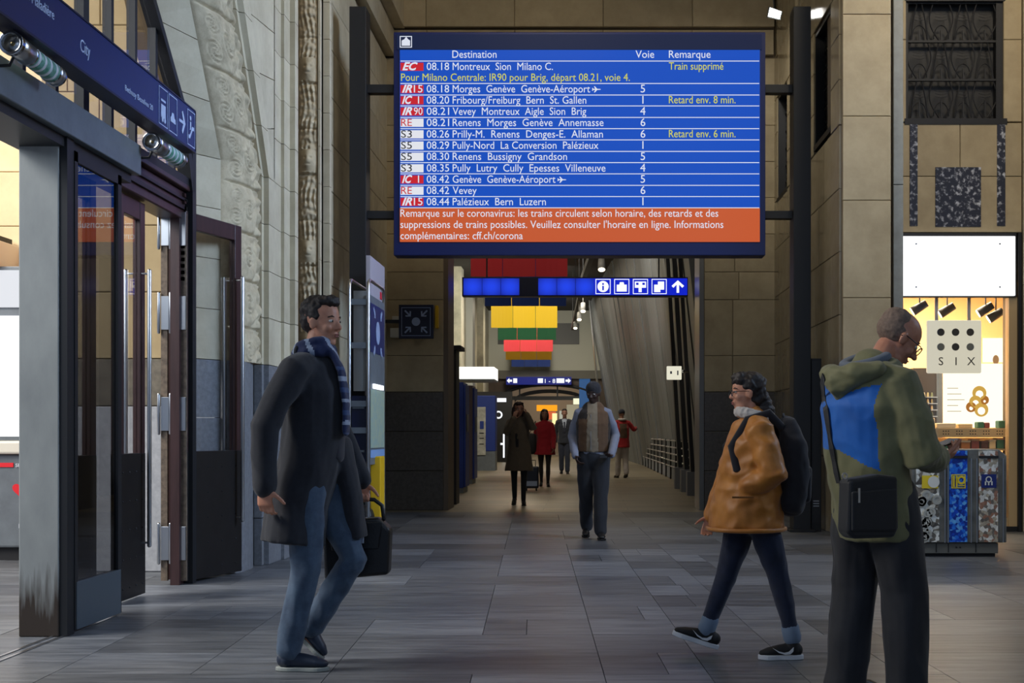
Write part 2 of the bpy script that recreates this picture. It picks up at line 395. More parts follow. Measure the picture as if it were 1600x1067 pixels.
# flat wall behind, with dado, courses, and the carved pilaster
zd = [0, .6, 1.2, 1.8]; zw = [1.8]+courses(1.8, 6.85, .56)[1:]
stones(wl, (-3.07, 13.95), (-3.07, 19.5), zd, DADO, (1.2, 1.6), seed=3)
stones(wl, (-3.07, 13.95), (-3.07, 19.5), zw, STONE_L, (1.0, 1.5), seed=4)
g = G(); g.box(-3.7, 13.85, 0, -3.13, 20.2, 9); g.build('wall_core', MORTAR, wl)
g = G(); g.box(-3.05, 13.6, 6.9, -2.9, 19.5, 7.28); g.build('cornice', STONE_L, wl)
g = G(); g.box(-3.05, 13.6, 7.3, -2.74, 19.5, 9); g.build('cornice', STONE_L, wl)
PIL = [(-3.13, 13.8), (-3.09, 13.8)]
for a_, b_ in zip(zc, zc[1:]):
    m_ = DADO_B if b_ <= 1.79 else STONE_L
    g = G(); g.box(-3.14, 13.82, a_+.003, -2.85, 14.0, b_-.003); g.box(-2.85, 13.9, a_+.003, -2.78, 14.0, b_-.003); g.box(-2.87, 13.74, a_+.003, -2.85, 13.9, b_-.003); g.build('pilaster_stone', m_, wl)
def colrel(u, z):
    per = .98; zz = z % per; joint = -.03*math.exp(-((zz-.03)/.014)**2)-.025*math.exp(-((zz-.52)/.014)**2)
    r = joint
    if .06 < zz < .30:                                   # small mask
        c = math.exp(-((u-.12)/.06)**2-((zz-.19)/.09)**2); r += .05*c
        r -= .018*math.exp(-((u-.095)/.014)**2-((zz-.205)/.014)**2)+.018*math.exp(-((u-.15)/.014)**2-((zz-.205)/.014)**2)
        r -= .014*math.exp(-((u-.122)/.03)**2-((zz-.14)/.01)**2)
    else:
        r += .012*math.sin(2*PI*u/.05+3*math.sin(9*z))*(.6+.5*math.sin(17*z+u*9))+.006*math.sin(2*PI*z/.09+20*abs(u-.12))+.014*noise.noise(V((u*30, z*26, 1)))
    return r
carved_strip('carved_column', (-3.1, 13.8), (-2.86, 13.8), (0, 0), 1.78, 8.5, .07, colrel, 900, 34, CARVED, bend=False)
g = G(); g.tube([(-2.98, 13.82, 0), (-2.98, 13.82, 1.78)], [(.12, .08)]*2, n=18, ref=(1, 0, 0), caps=False); g.build('column_base', DADO_B, wl)

# ---- back wall with the passage opening
wb = struct('wall_back'); YB = 19.5
xl, xo, xr, xe = -3.07, -2.09, 1.73, 2.85
stones(wb, (xl, YB), (xo-.07, YB), zd, DADO, (2, 3), seed=6)
zp = [1.8, 2.35, 3.2, 3.62, 4.2, 4.75, 5.3, 5.85, 6.4, 6.87]
stones(wb, (xl, YB), (xo-.07, YB), zp, STONE, (2, 3), seed=7)
stones(wb, (xr+.07, YB), (xe+.05, YB), zd, DADO, (2, 3), seed=8)
stones(wb, (xr+.07, YB), (xe+.05, YB), zp, STONE, (.6, .7), seed=9)
g = G(); g.box(xo-.07, YB-.03, 0, xo, 20.3, 5.2); g.build('opening_trim', mat('opening_trim', (108, 92, 74), .5), wb)
g = G(); g.box(xr, YB-.03, 0, xr+.07, 20.3, 5.2); g.build('opening_trim', mat('opening_trim_grey', (112, 112, 110), .35), wb)
stones(wb, (xo, YB), (xr, YB), [5.2, 5.75, 6.3, 6.87], STONE, (1.2, 1.4), seed=11)
for z0, z1, yy in ((6.9, 7.28, 19.42), (7.3, 8.0, 19.34), (8.02, 9, 19.2)):
    stones(wb, (xl, yy), (xe, yy), [z0, z1], STONE, (1.28, 1.36), seed=12)
g = G(); g.box(xl-.6, YB+.01, 0, xo-.02, 20.3, 9); g.box(xr+.02, YB+.01, 0, xe+1, 20.3, 9); g.box(xo, YB+.01, 5.2, xr, 20.3, 9); g.box(xl, 19.46, 6.9, xe, 19.5, 7.3); g.box(xl, 19.4, 7.3, xe, 19.5, 9); g.build('wall_core', MORTAR, wb)

# ---- right return wall: polished stone with two grilled windows
wr = struct('wall_right'); XR = 2.9
W1 = (15.0, 16.1, 4.75, 6.17); W2 = (18.25, 19.2, 4.66, 6.2)
def rwall(y0, y1, zs, m, seed, lens=(.8, 1.1)): stones(wr, (XR, y1), (XR, y0), zs, m, lens, t=.03, seed=seed)
zr = [0, 1.8]; zt = courses(1.8, 4.66, .7)
rwall(14.5, 19.5, [0, .9, 1.8], STONE_S, 20); rwall(14.5, 19.5, zt, STONE_S, 21)
for y0, y1 in ((14.5, 15.0), (16.1, 18.25), (19.2, 19.5)): rwall(y0, y1, courses(4.67, 6.2, .5), STONE_S, 22)
rwall(14.5, 19.5, courses(6.21, 8.8, .6), STONE_S, 24)
g = G(); g.box(XR+.2, 14.5, 0, XR+.5, 19.5, 9); g.box(XR+.001, 14.5, 0, XR+.2, 19.5, 4.66); g.box(XR+.001, 14.5, 6.2, XR+.2, 19.5, 9)
for y0, y1 in ((14.5, 15.0), (16.1, 18.25), (19.2, 19.5)): g.box(XR+.001, y0, 4.66, XR+.2, y1, 6.2)
g.build('wall_core', MORTAR, wr)
g = G(); g.box(XR-.05, 17.2, 0, XR, 17.45, 9); g.build('pilaster_strip', STONE_S, wr)
DKW = mat('dark_window_void', (14, 14, 17), .3)
for i, (y0, y1, z0, z1) in enumerate((W1, W2)):
    wn = struct('window_%d' % (i+1))
    g = G(); g.box(XR+.17, y0, z0, XR+.19, y1, z1); g.build('pane', DKW, wn)
    g = G(); fr = .06
    g.box(XR-.03, y0-.02, z0-.04, XR+.16, y1+.02, z0+.03); g.box(XR-.01, y0-.01, z1-.03, XR+.16, y1+.01, z1+.01); g.box(XR-.01, y0, z0, XR+.16, y0+.04, z1); g.box(XR-.01, y1-.04, z0, XR+.16, y1, z1)
    g.build('window_frame', DARK, wn)
    g = G()
    for k in range(1, 5): y = y0+(y1-y0)*k/5; g.box(XR+.09, y-.012, z0, XR+.12, y+.012, z1)
    for k in range(1, 6): z = z0+(z1-z0)*k/6; g.box(XR+.09, y0, z-.012, XR+.115, y1, z+.012)
    for k in range(6):
        for q in range(5): g.ring((XR+.1, y0+(y1-y0)*(q+.5)/5, z0+(z1-z0)*(k+.5)/6), .05, .075, (1, 0, 0), .02, 12)
    g.build('iron_grille', DARK, wn)

# ---- right pier and shop wall
wp = struct('wall_front_pier')
stones(wp, (XR, 14.5), (3.45, 14.5), [0, .9, 1.8, 2.7, 3.8, 4.75, 5.9, 6.9, 8.8], STONE, (2, 3), seed=30)
stones(wp, (3.5, 14.62), (3.62, 14.62), [0, 1.8, 4.0, 6.2, 8.8], mat('bluish_stone_strip', (150, 152, 146), .5, var=.5, rgb2=(130, 130, 124)), (2, 3), seed=31)
g = G(); g.box(XR+.01, 14.51, 0, 3.46, 15.4, 9); g.box(3.46, 14.64, 0, 3.62, 15.4, 9); g.build('wall_core', MORTAR, wp)
wsx = struct('wall_shop'); YS = 15.3
SH = (3.73, 5.14)  # shop opening x
stones(wsx, (3.62, YS), (3.73, YS), courses(0, 4.87, 1.2), STONE, (2, 3), seed=40)
stones(wsx, (3.73, YS), (5.2, YS), [3.56, 4.23, 4.87], STONE, (2, 3), seed=41)
stones(wsx, (3.62, YS), (3.82, YS), courses(4.88, 8.8, 1.0), STONE, (2, 3), seed=42)
stones(wsx, (4.98, YS), (5.2, YS), courses(4.88, 8.8, 1.0), STONE, (2, 3), seed=43)
stones(wsx, (5.2, YS-.06), (5.34, YS-.06), courses(0, 8.8, 1.45), STONE_L, (2, 3), seed=44)
stones(wsx, (5.36, YS), (9, YS), [0, .9, 1.8], DADO, (1.2, 1.5), seed=45)
stones(wsx, (5.36, YS), (9, YS), courses(1.8, 8.8, .7), STONE, (.9, 1.3), seed=46)
g = G(); g.box(3.6, YS+.01, 0, 3.73, 15.8, 9); g.box(5.15, YS+.01, 0, 9, 15.8, 9); g.box(3.7, YS+.01, 3.56, 5.2, 15.8, 4.87); g.box(3.6, YS+.3, 4.87, 5.2, 15.8, 9); g.build('wall_core', MORTAR, wsx)
for x0, x1, z0, z1 in ((3.86, 3.955, 3.64, 4.86), (4.90, 5.0, 3.64, 4.86), (4.165, 4.71, 3.63, 4.34)):
    g = G(); g.box(x0, YS-.058, z0, x1, YS-.03, z1); g.build('marble_inlay', INLAY, wsx, bevel=.003)
# ornamental iron window
w3 = struct('window_3')
g = G(); g.box(3.82, YS+.1, 4.9, 4.98, YS+.12, 6.6); g.build('pane', mat('dim_window_mesh', (34, 34, 34), .6), w3)
g = G(); g.box(3.8, YS-.06, 4.85, 5.02, YS+.08, 4.92); g.box(3.8, YS-.05, 6.32, 5.0, YS+.08, 6.6); g.box(4.9, YS-.02, 4.9, 4.98, YS+.08, 6.4); g.box(3.82, YS-.02, 4.9, 3.85, YS+.08, 6.4)
g.build('window_frame', DARK, w3)
for r in range(3):
    z0 = 4.95+r*.46
    g = G(); g.box(3.85, YS-.01, z0+.43, 4.9, YS+.03, z0+.455); g.build('grille_bar', DARK, w3)
    for q in range(4):
        x0 = 3.86+q*.262; g = G(); xc = x0+.13
        for sgn in (-1, 1):
            pts = []
            for t in range(9):
                u = t/8; z = z0+.43*u; x = xc+sgn*(.03+.09*math.sin(PI*u*1.0)**1.0*(1 if (r+q) % 2 else .3)+.07*(u if (r+q) % 2 else 1-u)**2); pts.append((x, YS+.01, z))
            g.tube(pts, .008, n=6)
        pts = [(xc+.09*math.cos(a_), YS+.01, z0+.02+.16*math.sin(a_)) for a_ in [PI*t/8 for t in range(9)]]; g.tube(pts, .007, n=6)
        g.box(xc-.008, YS, z0, xc+.008, YS+.015, z0+.12 if r else z0+.2)
        for q2 in range(3): g.tube([(xc-.07, YS+.012, z0+.25+.035*q2), (xc, YS+.012, z0+.235+.035*q2), (xc+.07, YS+.012, z0+.25+.035*q2)], .0045, n=5)
        g.build('grille_ornament', DARK, w3)
# hall ceiling and right side (out of view, closes the room)
g = G(); g.box(-8, -2, 9, 10, 80, 9.3); tag(g.build('ceiling', PLASTER), kind='structure')
g = G(); g.box(9, -2, 0, 9.3, 15.3, 9); tag(g.build('wall_side', STONE_L), kind='structure')
# ============================================================ THE ENTRANCE ON THE LEFT
# outside: reveal wall and facade across the vestibule
wo = struct('wall_outside')
stones(wo, (-4.6, 10.86), (-3.13, 10.86), [0, 1.4], mat('pale_grey_plinth', (176, 178, 182), .7, var=.5, scale=18, rgb2=(150, 152, 158)), (2, 3), seed=50)
stones(wo, (-4.6, 10.86), (-3.13, 10.86), [1.4, 1.8], mat('brown_plinth', (120, 112, 98), .7, var=.5, scale=12), (2, 3), seed=51)
stones(wo, (-4.6, 10.86), (-3.13, 10.86), courses(1.8, 8, .56), mat('shaded_vestibule_stone', (176, 156, 118), .8, var=.7, rnd=.05, scale=3, rgb2=(158, 138, 102), bump=.2), (.6, .95), seed=52)  # upper stone colour darkened to stand for shade on the reveal wall
stones(wo, (-13, 12.6), (-4.6, 12.6), courses(0, 8, .52), STONE_OUT, (.7, 1.1), seed=53)
g = G(); g.box(-4.6, 10.87, 0, -3.3, 13, 9); g.box(-13, 12.61, 0, -4.5, 13, 9); g.build('wall_core', MORTAR_W, wo)
# kiosk shutter, lit advertising panel, machine with a heart sticker
t = thing('kiosk_window', 'dark kiosk opening under a white awning box outside the doors', 'kiosk', (-7.0, 12.4, 0))
g = G(); g.box(-9.5, 12.35, 1.15, -5.66, 12.58, 2.72); g.build('opening', mat('kiosk_dark', (52, 50, 44), .6), t)
g = G(); g.box(-9.5, 12.0, 2.74, -5.55, 12.58, 3.0); g.build('awning_box', mat('white_awning', (235, 235, 230), .6), t, bevel=.01)
g = G(); g.box(-9.5, 12.2, 2.98, -5.6, 12.5, 3.06); g.build('awning_rail', DARK, t)
g = G(); g.box(-5.72, 12.28, 1.15, -5.66, 12.36, 2.72); g.box(-5.95, 12.28, 1.15, -5.92, 12.36, 2.72); g.build('window_post', DARK, t)
t = thing('advertising_lightbox', 'tall white illuminated panel on the facade outside the doors', 'lightbox', (-5.3, 12.3, 1.1))
g = G(); g.box(-5.62, 12.1, 1.1, -5.0, 12.3, 2.75); g.build('casing', GREYP, t, bevel=.01)
LB = mat('lightbox_face', (250, 250, 255), .5, emit=1.6)
g = G(); g.box(-5.58, 12.08, 1.14, -5.04, 12.11, 2.28); g.build('lower_panel', LB, t); g = G(); g.box(-5.58, 12.08, 2.36, -5.04, 12.11, 2.71); g.build('upper_panel', mat('lightbox_face_dim', (235, 238, 245), .5, emit=.9), t)
t = thing('ticket_counter', 'grey metal machine cabinet with a red heart sticker outside', 'machine', (-5.7, 12.0, 0))
g = G(); g.box(-7.2, 11.75, .12, -5.1, 12.3, .98); g.build('cabinet', GREYP, t, bevel=.02)
g = G(); g.box(-7.3, 11.7, .98, -5.05, 12.33, 1.1); g.build('counter_top', WHITEP, t, bevel=.02)
g = G(); g.box(-7.1, 11.8, 0, -5.2, 12.25, .12); g.build('plinth', DARK, t)
RED = mat('signal_red', (212, 28, 40), .45)
hx, hz = sX(31, 11.74), sZ(765, 11.74); pts = []
for k in range(24):
    a_ = 2*PI*k/24; pts.append((hx+.0045*16*math.sin(a_)**3, 11.748, hz+.0045*(13*math.cos(a_)-5*math.cos(2*a_)-2*math.cos(3*a_)-math.cos(4*a_))))
g = G(); g.prism(pts, (0, -.004, 0)); g.build('heart_sticker', RED, t)
g = G(); g.box(-5.42, 11.742, .86, -5.25, 11.748, .9); g.build('red_emblem', RED, t)
text('SBB C', t, (-5.23, 11.742, .862), .045, WHITE); g = G(); g.box(-5.2, 11.742, .3, -5.1, 11.748, .34); g.build('small_plate', WHITE, t)

# steel door portal
t = thing('door_portal', 'grey steel post and lintel box of the automatic entrance door', 'door frame', (-3.1, 7.4, 0))
g = G(); g.box(-3.26, 7.36, 0, -3.03, 7.55, 2.88); PST = mat('scuffed_grey_post', (156, 160, 158), .45, var=.6, scale=4, stretch=(1, 1, .4), rgb2=(132, 136, 136), bump=.1)
def grime(m):
    nt = m.node_tree; n = nt.nodes; l = nt.links; b = n['Principled BSDF']; src = b.inputs['Base Color'].links[0].from_socket
    geo = n.new('ShaderNodeNewGeometry'); sp = n.new('ShaderNodeSeparateXYZ'); nz = n.new('ShaderNodeTexNoise'); nz.inputs['Scale'].default_value = 9; nz.inputs['Detail'].default_value = 6
    ad = n.new('ShaderNodeMath'); ad.operation = 'MULTIPLY_ADD'; ad.inputs[1].default_value = -.55; mr = n.new('ShaderNodeMapRange'); mr.inputs['From Min'].default_value = .10; mr.inputs['From Max'].default_value = -.12
    mx = n.new('ShaderNodeMix'); mx.data_type = 'RGBA'; mx.inputs[7].default_value = lin((58, 48, 40))+(1,)
    l.new(geo.outputs['Position'], sp.inputs[0]); l.new(nz.outputs[0], ad.inputs[0]); l.new(sp.outputs[2], ad.inputs[2]); l.new(ad.outputs[0], mr.inputs[0]); l.new(mr.outputs[0], mx.inputs[0]); l.new(src, mx.inputs[6]); l.new(mx.outputs[2], b.inputs['Base Color'])
grime(PST); g.build('post', PST, t, bevel=.006)
g = G(); g.box(-3.03, 7.37, 0, -2.985, 7.47, 2.88); g.build('post_guide', BLACK, t)
g = G(); g.box(-3.14, 4.6, 2.88, -2.95, 8.5, 3.08); g.build('lintel_box', GREYP, t, bevel=.006)
g = G(); g.box(-3.3, 4.6, 2.82, -3.0, 8.45, 2.88); g.build('track', BLACK, t)
tt = thing('door_floor_track', 'pair of thin steel guide rails in the floor at the entrance', 'rail', (-3.05, 6.2, 0))
for x in (-3.08, -3.02): g = G(); g.box(x, 4.6, 0, x+.018, 8.2, .004); g.build('guide_rail', STEEL, tt)
t = thing('sliding_glass_door', 'sliding glass door leaf with grey kickplate behind the grey post', 'door', (-3.0, 7.8, 0))
y0, y1 = 7.47, 8.22
g = G(); g.box(-3.02, y0, .02, -2.98, y0+.045, 2.82); g.box(-3.02, y1-.06, .02, -2.98, y1, 2.82); g.box(-3.02, y0, 2.76, -2.98, y1, 2.82); g.build('frame', BLACK, t)
g = G(); g.box(-3.02, y0+.02, .02, -2.975, y1-.02, .30); g.build('kickplate', mat('kickplate_grey', (72, 82, 90), .4), t, bevel=.004)
g = G(); g.box(-3.006, y0+.045, .30, -2.994, y1-.06, 2.76); g.build('glass_pane', GLASSD, t)
g = G(); g.box(-3.05, y0+.06, 1.0, -3.02, y0+.075, 1.75); g.box(-3.05, y0+.06, 1.5, -3.02, y0+.14, 1.68); g.build('push_plate', mat('pale_blue_plate', (150, 165, 190), .5), t)

# old timber doors: fixed leaf parked behind the glass, half leaf, hinged leaf folded into the hall
def timber_leaf(t, p0, p1, z1, zp=1.03, handle=None, glassm=GLASS, hs=1):
    a = V((p0[0], p0[1], 0)); b = V((p1[0], p1[1], 0)); d = (b-a).normalized(); L = (b-a).length; st = .1
    def P(u): q = a+d*u; return (q.x, q.y)
    g = G(); g.slab(P(0), P(st), .055, .02, z1); g.slab(P(L-st), P(L), .055, .02, z1); g.slab(P(st), P(L-st), .05, z1-.13, z1); fr_ = g.build('door_frame', WOOD, t, bevel=.004)
    g = G(); g.slab(P(.0), P(L), .06, .02, zp); lp_ = g.build('lower_panel', WOODB, t, bevel=.004)
    n = V((-d.y, d.x, 0))
    g = G()
    for r in range(5):
        for c in range(4):
            for sg in (-1, 1):
                q = a+d*(L*(c+.5)/4)+n*.03*sg+V((0, 0, .1+.2*r)); g.ell(q, (.007, .007, .007), n=6)
    tag(g.build('rivets', DARK, lp_), kind='stuff')
    g = G(); g.slab(P(st), P(L-st), .012, zp, z1-.13); g.build('glass_pane', glassm, fr_)
    if handle:
        for sg in (-1, 1):
            u, z0, zz = handle; q = a+d*u+n*sg*.085
            g = G(); g.tube([(q.x, q.y, z0), (q.x, q.y, zz)], .016, n=10)
            for z in (z0+.02, zz-.02):
                q2 = a+d*u; g.tube([(q2.x, q2.y, z), (q.x, q.y, z)], .008, n=8)
            g.build('pull_bar', STEEL, fr_, smooth=True)
t = thing('parked_timber_door', 'dark timber door leaf seen behind the sliding glass', 'door', (-3.18, 7.9, 0))
timber_leaf(t, (-3.2, 7.56), (-3.2, 8.3), 2.8, handle=None)
t = thing('half_timber_door', 'narrow dark timber door leaf with tall steel bar, right of the glass door', 'door', (-3.2, 8.9, 0))
timber_leaf(t, (-3.2, 8.70), (-3.2, 9.22), 2.82, handle=(.44, .37, 2.33))
t = thing('folded_timber_door', 'dark timber and glass door leaf swung open against the stone arch', 'door', (-3.1, 10.3, 0))
timber_leaf(t, (-3.13, 9.95), (-2.905, 10.72), 2.9, handle=(.72, .45, 2.46))
g = G()
for x, y in ((-3.18, 9.99), (-3.25, 10.02)): g.slab((x, y-.04), (x+.02, y+.3), .035, .03, 2.86)
g.build('folded_leaf', WOOD, t, bevel=.003)
g = G()
for x in (-3.14, -3.285): g.box(x, 9.9, .03, x+.05, 9.93, 2.87)
g.build('edge_strip', mat('worn_pale_edge', (120, 104, 88), .6, var=.8, scale=20, rgb2=(40, 34, 30)), t)
for k, z in enumerate((.32, 1.32, 2.1, 2.75)):
    for x in (-3.295, -3.205): g = G(); g.tube([(x, 9.88, z-.15), (x, 9.88, z+.15)], .013, n=10); g.build('hinge_barrel', STEEL, t, smooth=True)
    g = G(); g.box(-3.28, 9.885, z-.13, -3.22, 9.895, z+.13); g.box(-3.16, 9.885, z-.13, -3.09, 9.9, z+.13); g.build('hinge_plate', STEEL, t, bevel=.002)

# timber portal head, steel arch frame and transom mullions
t = thing('timber_door_head', 'dark red-brown timber door head and jamb under the transom', 'door frame', (-3.2, 9.4, 2.8))
g = G(); g.box(-3.3, 8.5, 2.83, -3.12, 10.08, 3.05); g.build('door_head', WOOD, t, bevel=.01)
g = G(); g.box(-3.34, 8.5, 3.05, -3.08, 10.08, 3.10); g.build('cornice_strip', WOOD, t, bevel=.01)
g = G(); g.box(-3.12, 8.5, 2.90, -3.1, 10.0, 2.93); g.box(-3.12, 8.5, 2.97, -3.1, 10.0, 2.99); g.build('moulding', WOODB, t)
g = G()
for k in range(14): g.box(-3.13, 9.9, 2.35+.05*k, -3.10, 9.94, 2.38+.05*k)
g.box(-3.2, 9.86, .0, -3.13, 9.98, 2.9); g.build('jamb', WOOD, t)
t = thing('transom_window', 'arched dark steel transom window above the entrance doors', 'window', (-3.12, 8.0, 3.1))
def archz(y):                   # opening edge: bends like the portal's inner frame
    lo, hi = SPR, 12
    for _ in range(30):
        m_ = (lo+hi)/2
        if 10.08-shift(m_, 1.15) > y: lo = m_
        else: hi = m_
    return lo
g = G()
for k in range(24):
    z0, z1 = SPR-.4*(k == 0)+.2*k, SPR+.2*(k+1)
    p = [(-3.16, 10.06-shift(z0, 1.15), z0), (-3.16, 9.97-shift(z0, 1.15), z0), (-3.16, 9.97-shift(z1, 1.15), z1), (-3.16, 10.06-shift(z1, 1.15), z1)]
    g.prism(p, (.1, 0, 0))
g.box(-3.16, 9.97, 0, -3.06, 10.06, SPR); g.build('arch_frame', BLACK, t)
for k, y in enumerate([5.75, 6.2, 6.63, 7.07, 7.51, 7.95, 8.39, 8.83, 9.25, 9.66]):
    wd = .045 if y == 7.95 else .022
    g = G(); g.box(-3.16, y-wd, 3.1, -3.1, y+wd, min(7.5, archz(y))); g.build('mullion', BLACK, t)
g = G(); g.box(-3.17, 4.6, 3.09, -3.08, 10.0, 3.15); g.build('transom_bar', BLACK, t)
g = G(); g.prism([(-3.13, 4.6, 3.15), (-3.13, 9.97, 3.15), (-3.13, 9.97, SPR), (-3.13, 9.97-shift(5.4, 1.15), 5.4), (-3.13, 5.5, 7.4), (-3.13, 4.6, 7.4)], (.008, 0, 0)); g.build('glass_pane', GLASS, t)

# blue direction sign along the doors
t = thing('direction_sign', 'long blue direction sign reading City above the entrance doors', 'sign', (-2.8, 7.0, 3.2))
XS = -2.80; zs0, zs1 = 3.19, 3.475
g = G(); g.box(XS-.12, 4.9, zs0, XS, 9.18, zs1); g.build('sign_box', NAVY, t, bevel=.004)
g = G(); g.box(XS-.125, 4.9, zs0-.012, XS+.004, 9.185, zs0); g.box(XS-.125, 4.9, zs1, XS+.004, 9.185, zs1+.01); g.box(XS-.12, 9.18, zs0, XS+.004, 9.19, zs1); g.build('sign_edge', NAVYD, t)
for y in (6.9, 8.2, 9.1):
    g = G(); g.box(XS-.3, y-.02, 3.3, XS-.12, y+.02, 3.34); g.build('bracket', BLACK, t)
RX = (PI/2, 0, PI/2); INK = mat('sign_ink', (190, 205, 235), .5)
def syy(px): return F*2.8/(VX-px)
text('Maladière', t, (XS+.001, syy(52)-.02, 3.345), .075, INK, .27, RX); text('City', t, (XS+.001, syy(125), 3.29), .1, INK, .14, RX)
text('Bethusy Beaulieu 20', t, (XS+.001, syy(195), 3.255), .05, INK, .50, RX)
g = G(); g.box(XS, syy(43)-.03, 3.35, XS+.003, syy(50)-.03, 3.45); g.build('picto', INK, t)
def frame_rect(g, o, u, v, w_, h_, b, n, tk=.003):
    """outlined rectangle in plane u,v"""
    o, u, v, n = V(o), V(u), V(v), V(n)
    for (a, c, ww, hh) in ((0, 0, w_, b), (0, h_-b, w_, b), (0, b, b, h_-2*b), (w_-b, b, b, h_-2*b)):
        q = o+u*a+v*c; g.prism([q, q+u*ww, q+u*ww+v*hh, q+v*hh], n*tk)
def quad(g, o, u, v, pts, n, tk=.003):
    o, u, v, n = V(o), V(u), V(v), V(n); g.prism([o+u*a+v*c for a, c in pts], n*tk)
ya = syy(248)
for k, kind in enumerate(('bus', 'taxi', 'arrow', 'stairs')):
    y = ya+.2*k; o_ = (XS, y, 3.205); u_ = (0, .82, 0); v_ = (0, 0, 1); n_ = (1, 0, 0)
    g = G()
    if kind != 'arrow': frame_rect(g, o_, u_, v_, .21, .25, .006, n_)
    if kind == 'bus':
        quad(g, o_, u_, v_, [(.05, .05), (.16, .05), (.16, .14), (.05, .14)], n_); quad(g, o_, u_, v_, [(.05, .16), (.16, .16), (.16, .175), (.05, .175)], n_)
        g.disc((XS, y+.062, 3.245), .018, (1, 0, 0), .006, 12); g.disc((XS, y+.11, 3.245), .018, (1, 0, 0), .006, 12)
    elif kind == 'taxi':
        quad(g, o_, u_, v_, [(.04, .07), (.17, .07), (.17, .10), (.14, .105), (.12, .135), (.08, .135), (.06, .105), (.04, .1)], n_)
    elif kind == 'arrow':
        quad(g, o_, u_, v_, [(.02, .115), (.13, .115), (.09, .06), (.115, .045), (.185, .125), (.115, .205), (.09, .19), (.13, .135), (.02, .135)], n_)
    else:
        quad(g, o_, u_, v_, [(.03, .05), (.07, .05), (.14, .12), (.18, .12), (.18, .145), (.13, .145), (.065, .075), (.03, .075)], n_); g.disc((XS, y+.066, 3.4), .016, (1, 0, 0), .004, 12)
        quad(g, o_, u_, v_, [(.07, .11), (.1, .12), (.1, .17), (.07, .17)], n_)
    g.build('pictogram', INK, t)

# chrome cylinder lamps
GRN = mat('green_lamp_label', (40, 120, 92), .4, rgb2=(150, 200, 190), var=.6, scale=30)
def cyl_lamp(c0, c1, label):
    c0, c1 = V(c0), V(c1); d = (c1-c0).normalized(); L = (c1-c0).length; t = thing('cylinder_lamp', label, 'lamp', c0, 'chrome cylinder lamps')
    g = G(); g.ring(c0-d*.012, .045, .062, d, .03, 28); g.build('rim', CHROME, t, smooth=False, bevel=.003)
    g = G(); g.disc(c0+d*.012, .047, d, .004, 24); g.ell(c0+d*.01, (.012, .012, .012), n=8); g.build('lamp_face', mat('lamp_glass_brass', (120, 108, 74), .25, .6), t)
    g = G(); g.tube([c0+d*.01, c0+d*(L*.32)], .056, n=24, caps=False); g.build('housing', STEEL, t, smooth=True)
    g = G(); g.tube([c0+d*(L*.86), c1], .056, n=24, caps=False); g.build('end_cap', STEEL, t, smooth=True)
    g = G(); g.tube([c0+d*L*.3, c0+d*L*.88], .052, n=24, caps=False); g.build('label_tube', GRN, t, smooth=True)
    for k in range(4):
        g = G(); p = c0+d*(L*(.38+.13*k)); g.tube([p, p+d*.022], .0535, n=24, caps=False); g.build('white_stripe', WHITE, t, smooth=True)
    for f_ in (.31, .84, .97): g = G(); g.ring(c0+d*L*f_, .05, .059, d, .012, 24); g.build('clamp_ring', CHROME, t)
    p = c0+d*L*.12; g = G(); g.tube([p, p+V((-.04, 0, -.09)), p+V((-.2, 0, -.1))], .009, n=8); g.build('bracket', BLACK, t, smooth=True)
cyl_lamp((-2.86, 6.38, 3.115), (-2.86, 6.92, 3.10), 'chrome cylinder lamp at far left below the sign')
cyl_lamp((-2.87, 8.47, 3.10), (-2.87, 9.05, 3.10), 'chrome cylinder lamp below the right end of the blue sign')

# ============================================================ DEPARTURE BOARD
YBD = 15.25; S_ = F/YBD
def bx(px): return sX(px, YBD)
def bz(py): return sZ(py, YBD)
t = thing('departure_board', 'large blue departure board listing trains, hung between two black posts', 'display board', (-.1, YBD, 3.2))
NB = mat('board_casing', (6, 24, 84), .4)
g = G(); g.box(bx(615), YBD, bz(399), bx(1196), YBD+.28, bz(50)); g.build('casing', NB, t, bevel=.008)
HD = mat('board_header', (0, 26, 74), .4, emit=.6)
g = G(); g.box(bx(620), YBD-.012, bz(78), bx(1190), YBD, bz(54)); g.build('header_band', HD, t)
SCB = mat('board_screen_blue', (4, 80, 200), .3, emit=.85)
SCO = mat('board_screen_orange', (208, 92, 44), .3, emit=.85)
g = G(); g.box(bx(625), YBD-.014, bz(325), bx(1187), YBD-.002, bz(78.5)); scr = g.build('screen', SCB, t)
g = G(); g.box(bx(625), YBD-.014, bz(378), bx(1187), YBD-.002, bz(325.5)); msg = g.build('message_band', SCO, t)
for y in (96, 131, 149, 166, 184, 201.5, 219, 237, 254.5, 272, 290, 307.5, 325): 
    g = G(); g.box(bx(626), YBD-.018, bz(y+.55), bx(1186), YBD-.014, bz(y-.55)); g.build('row_line', WHITE_T, scr)
YT = YBD-.018
def bt(s, x0, x1, ybase, m=WHITE_T, size=.128): text(s, msg if ybase > 330 else scr, (bx(x0), YT, bz(ybase)), size, m, width= (x1-x0)/S_, ext=.001)
g = G(); frame_rect(g, (bx(625), YT, bz(75)), (1, 0, 0), (0, 0, 1), 19/S_, 18/S_, .01, (0, .004, 0)); g.build('emblem_frame', WHITE_T, t)
g = G(); q = [(628, 72), (641, 72), (641, 64), (638, 62), (635, 58), (632, 62), (628, 64)]; g.prism([(bx(a), YT, bz(b)) for a, b in q], (0, .004, 0)); g.build('emblem', WHITE_T, t)
bt('Destination', 707, 776, 91); bt('Voie', 993, 1022, 91); bt('Remarque', 1045, 1110, 91)
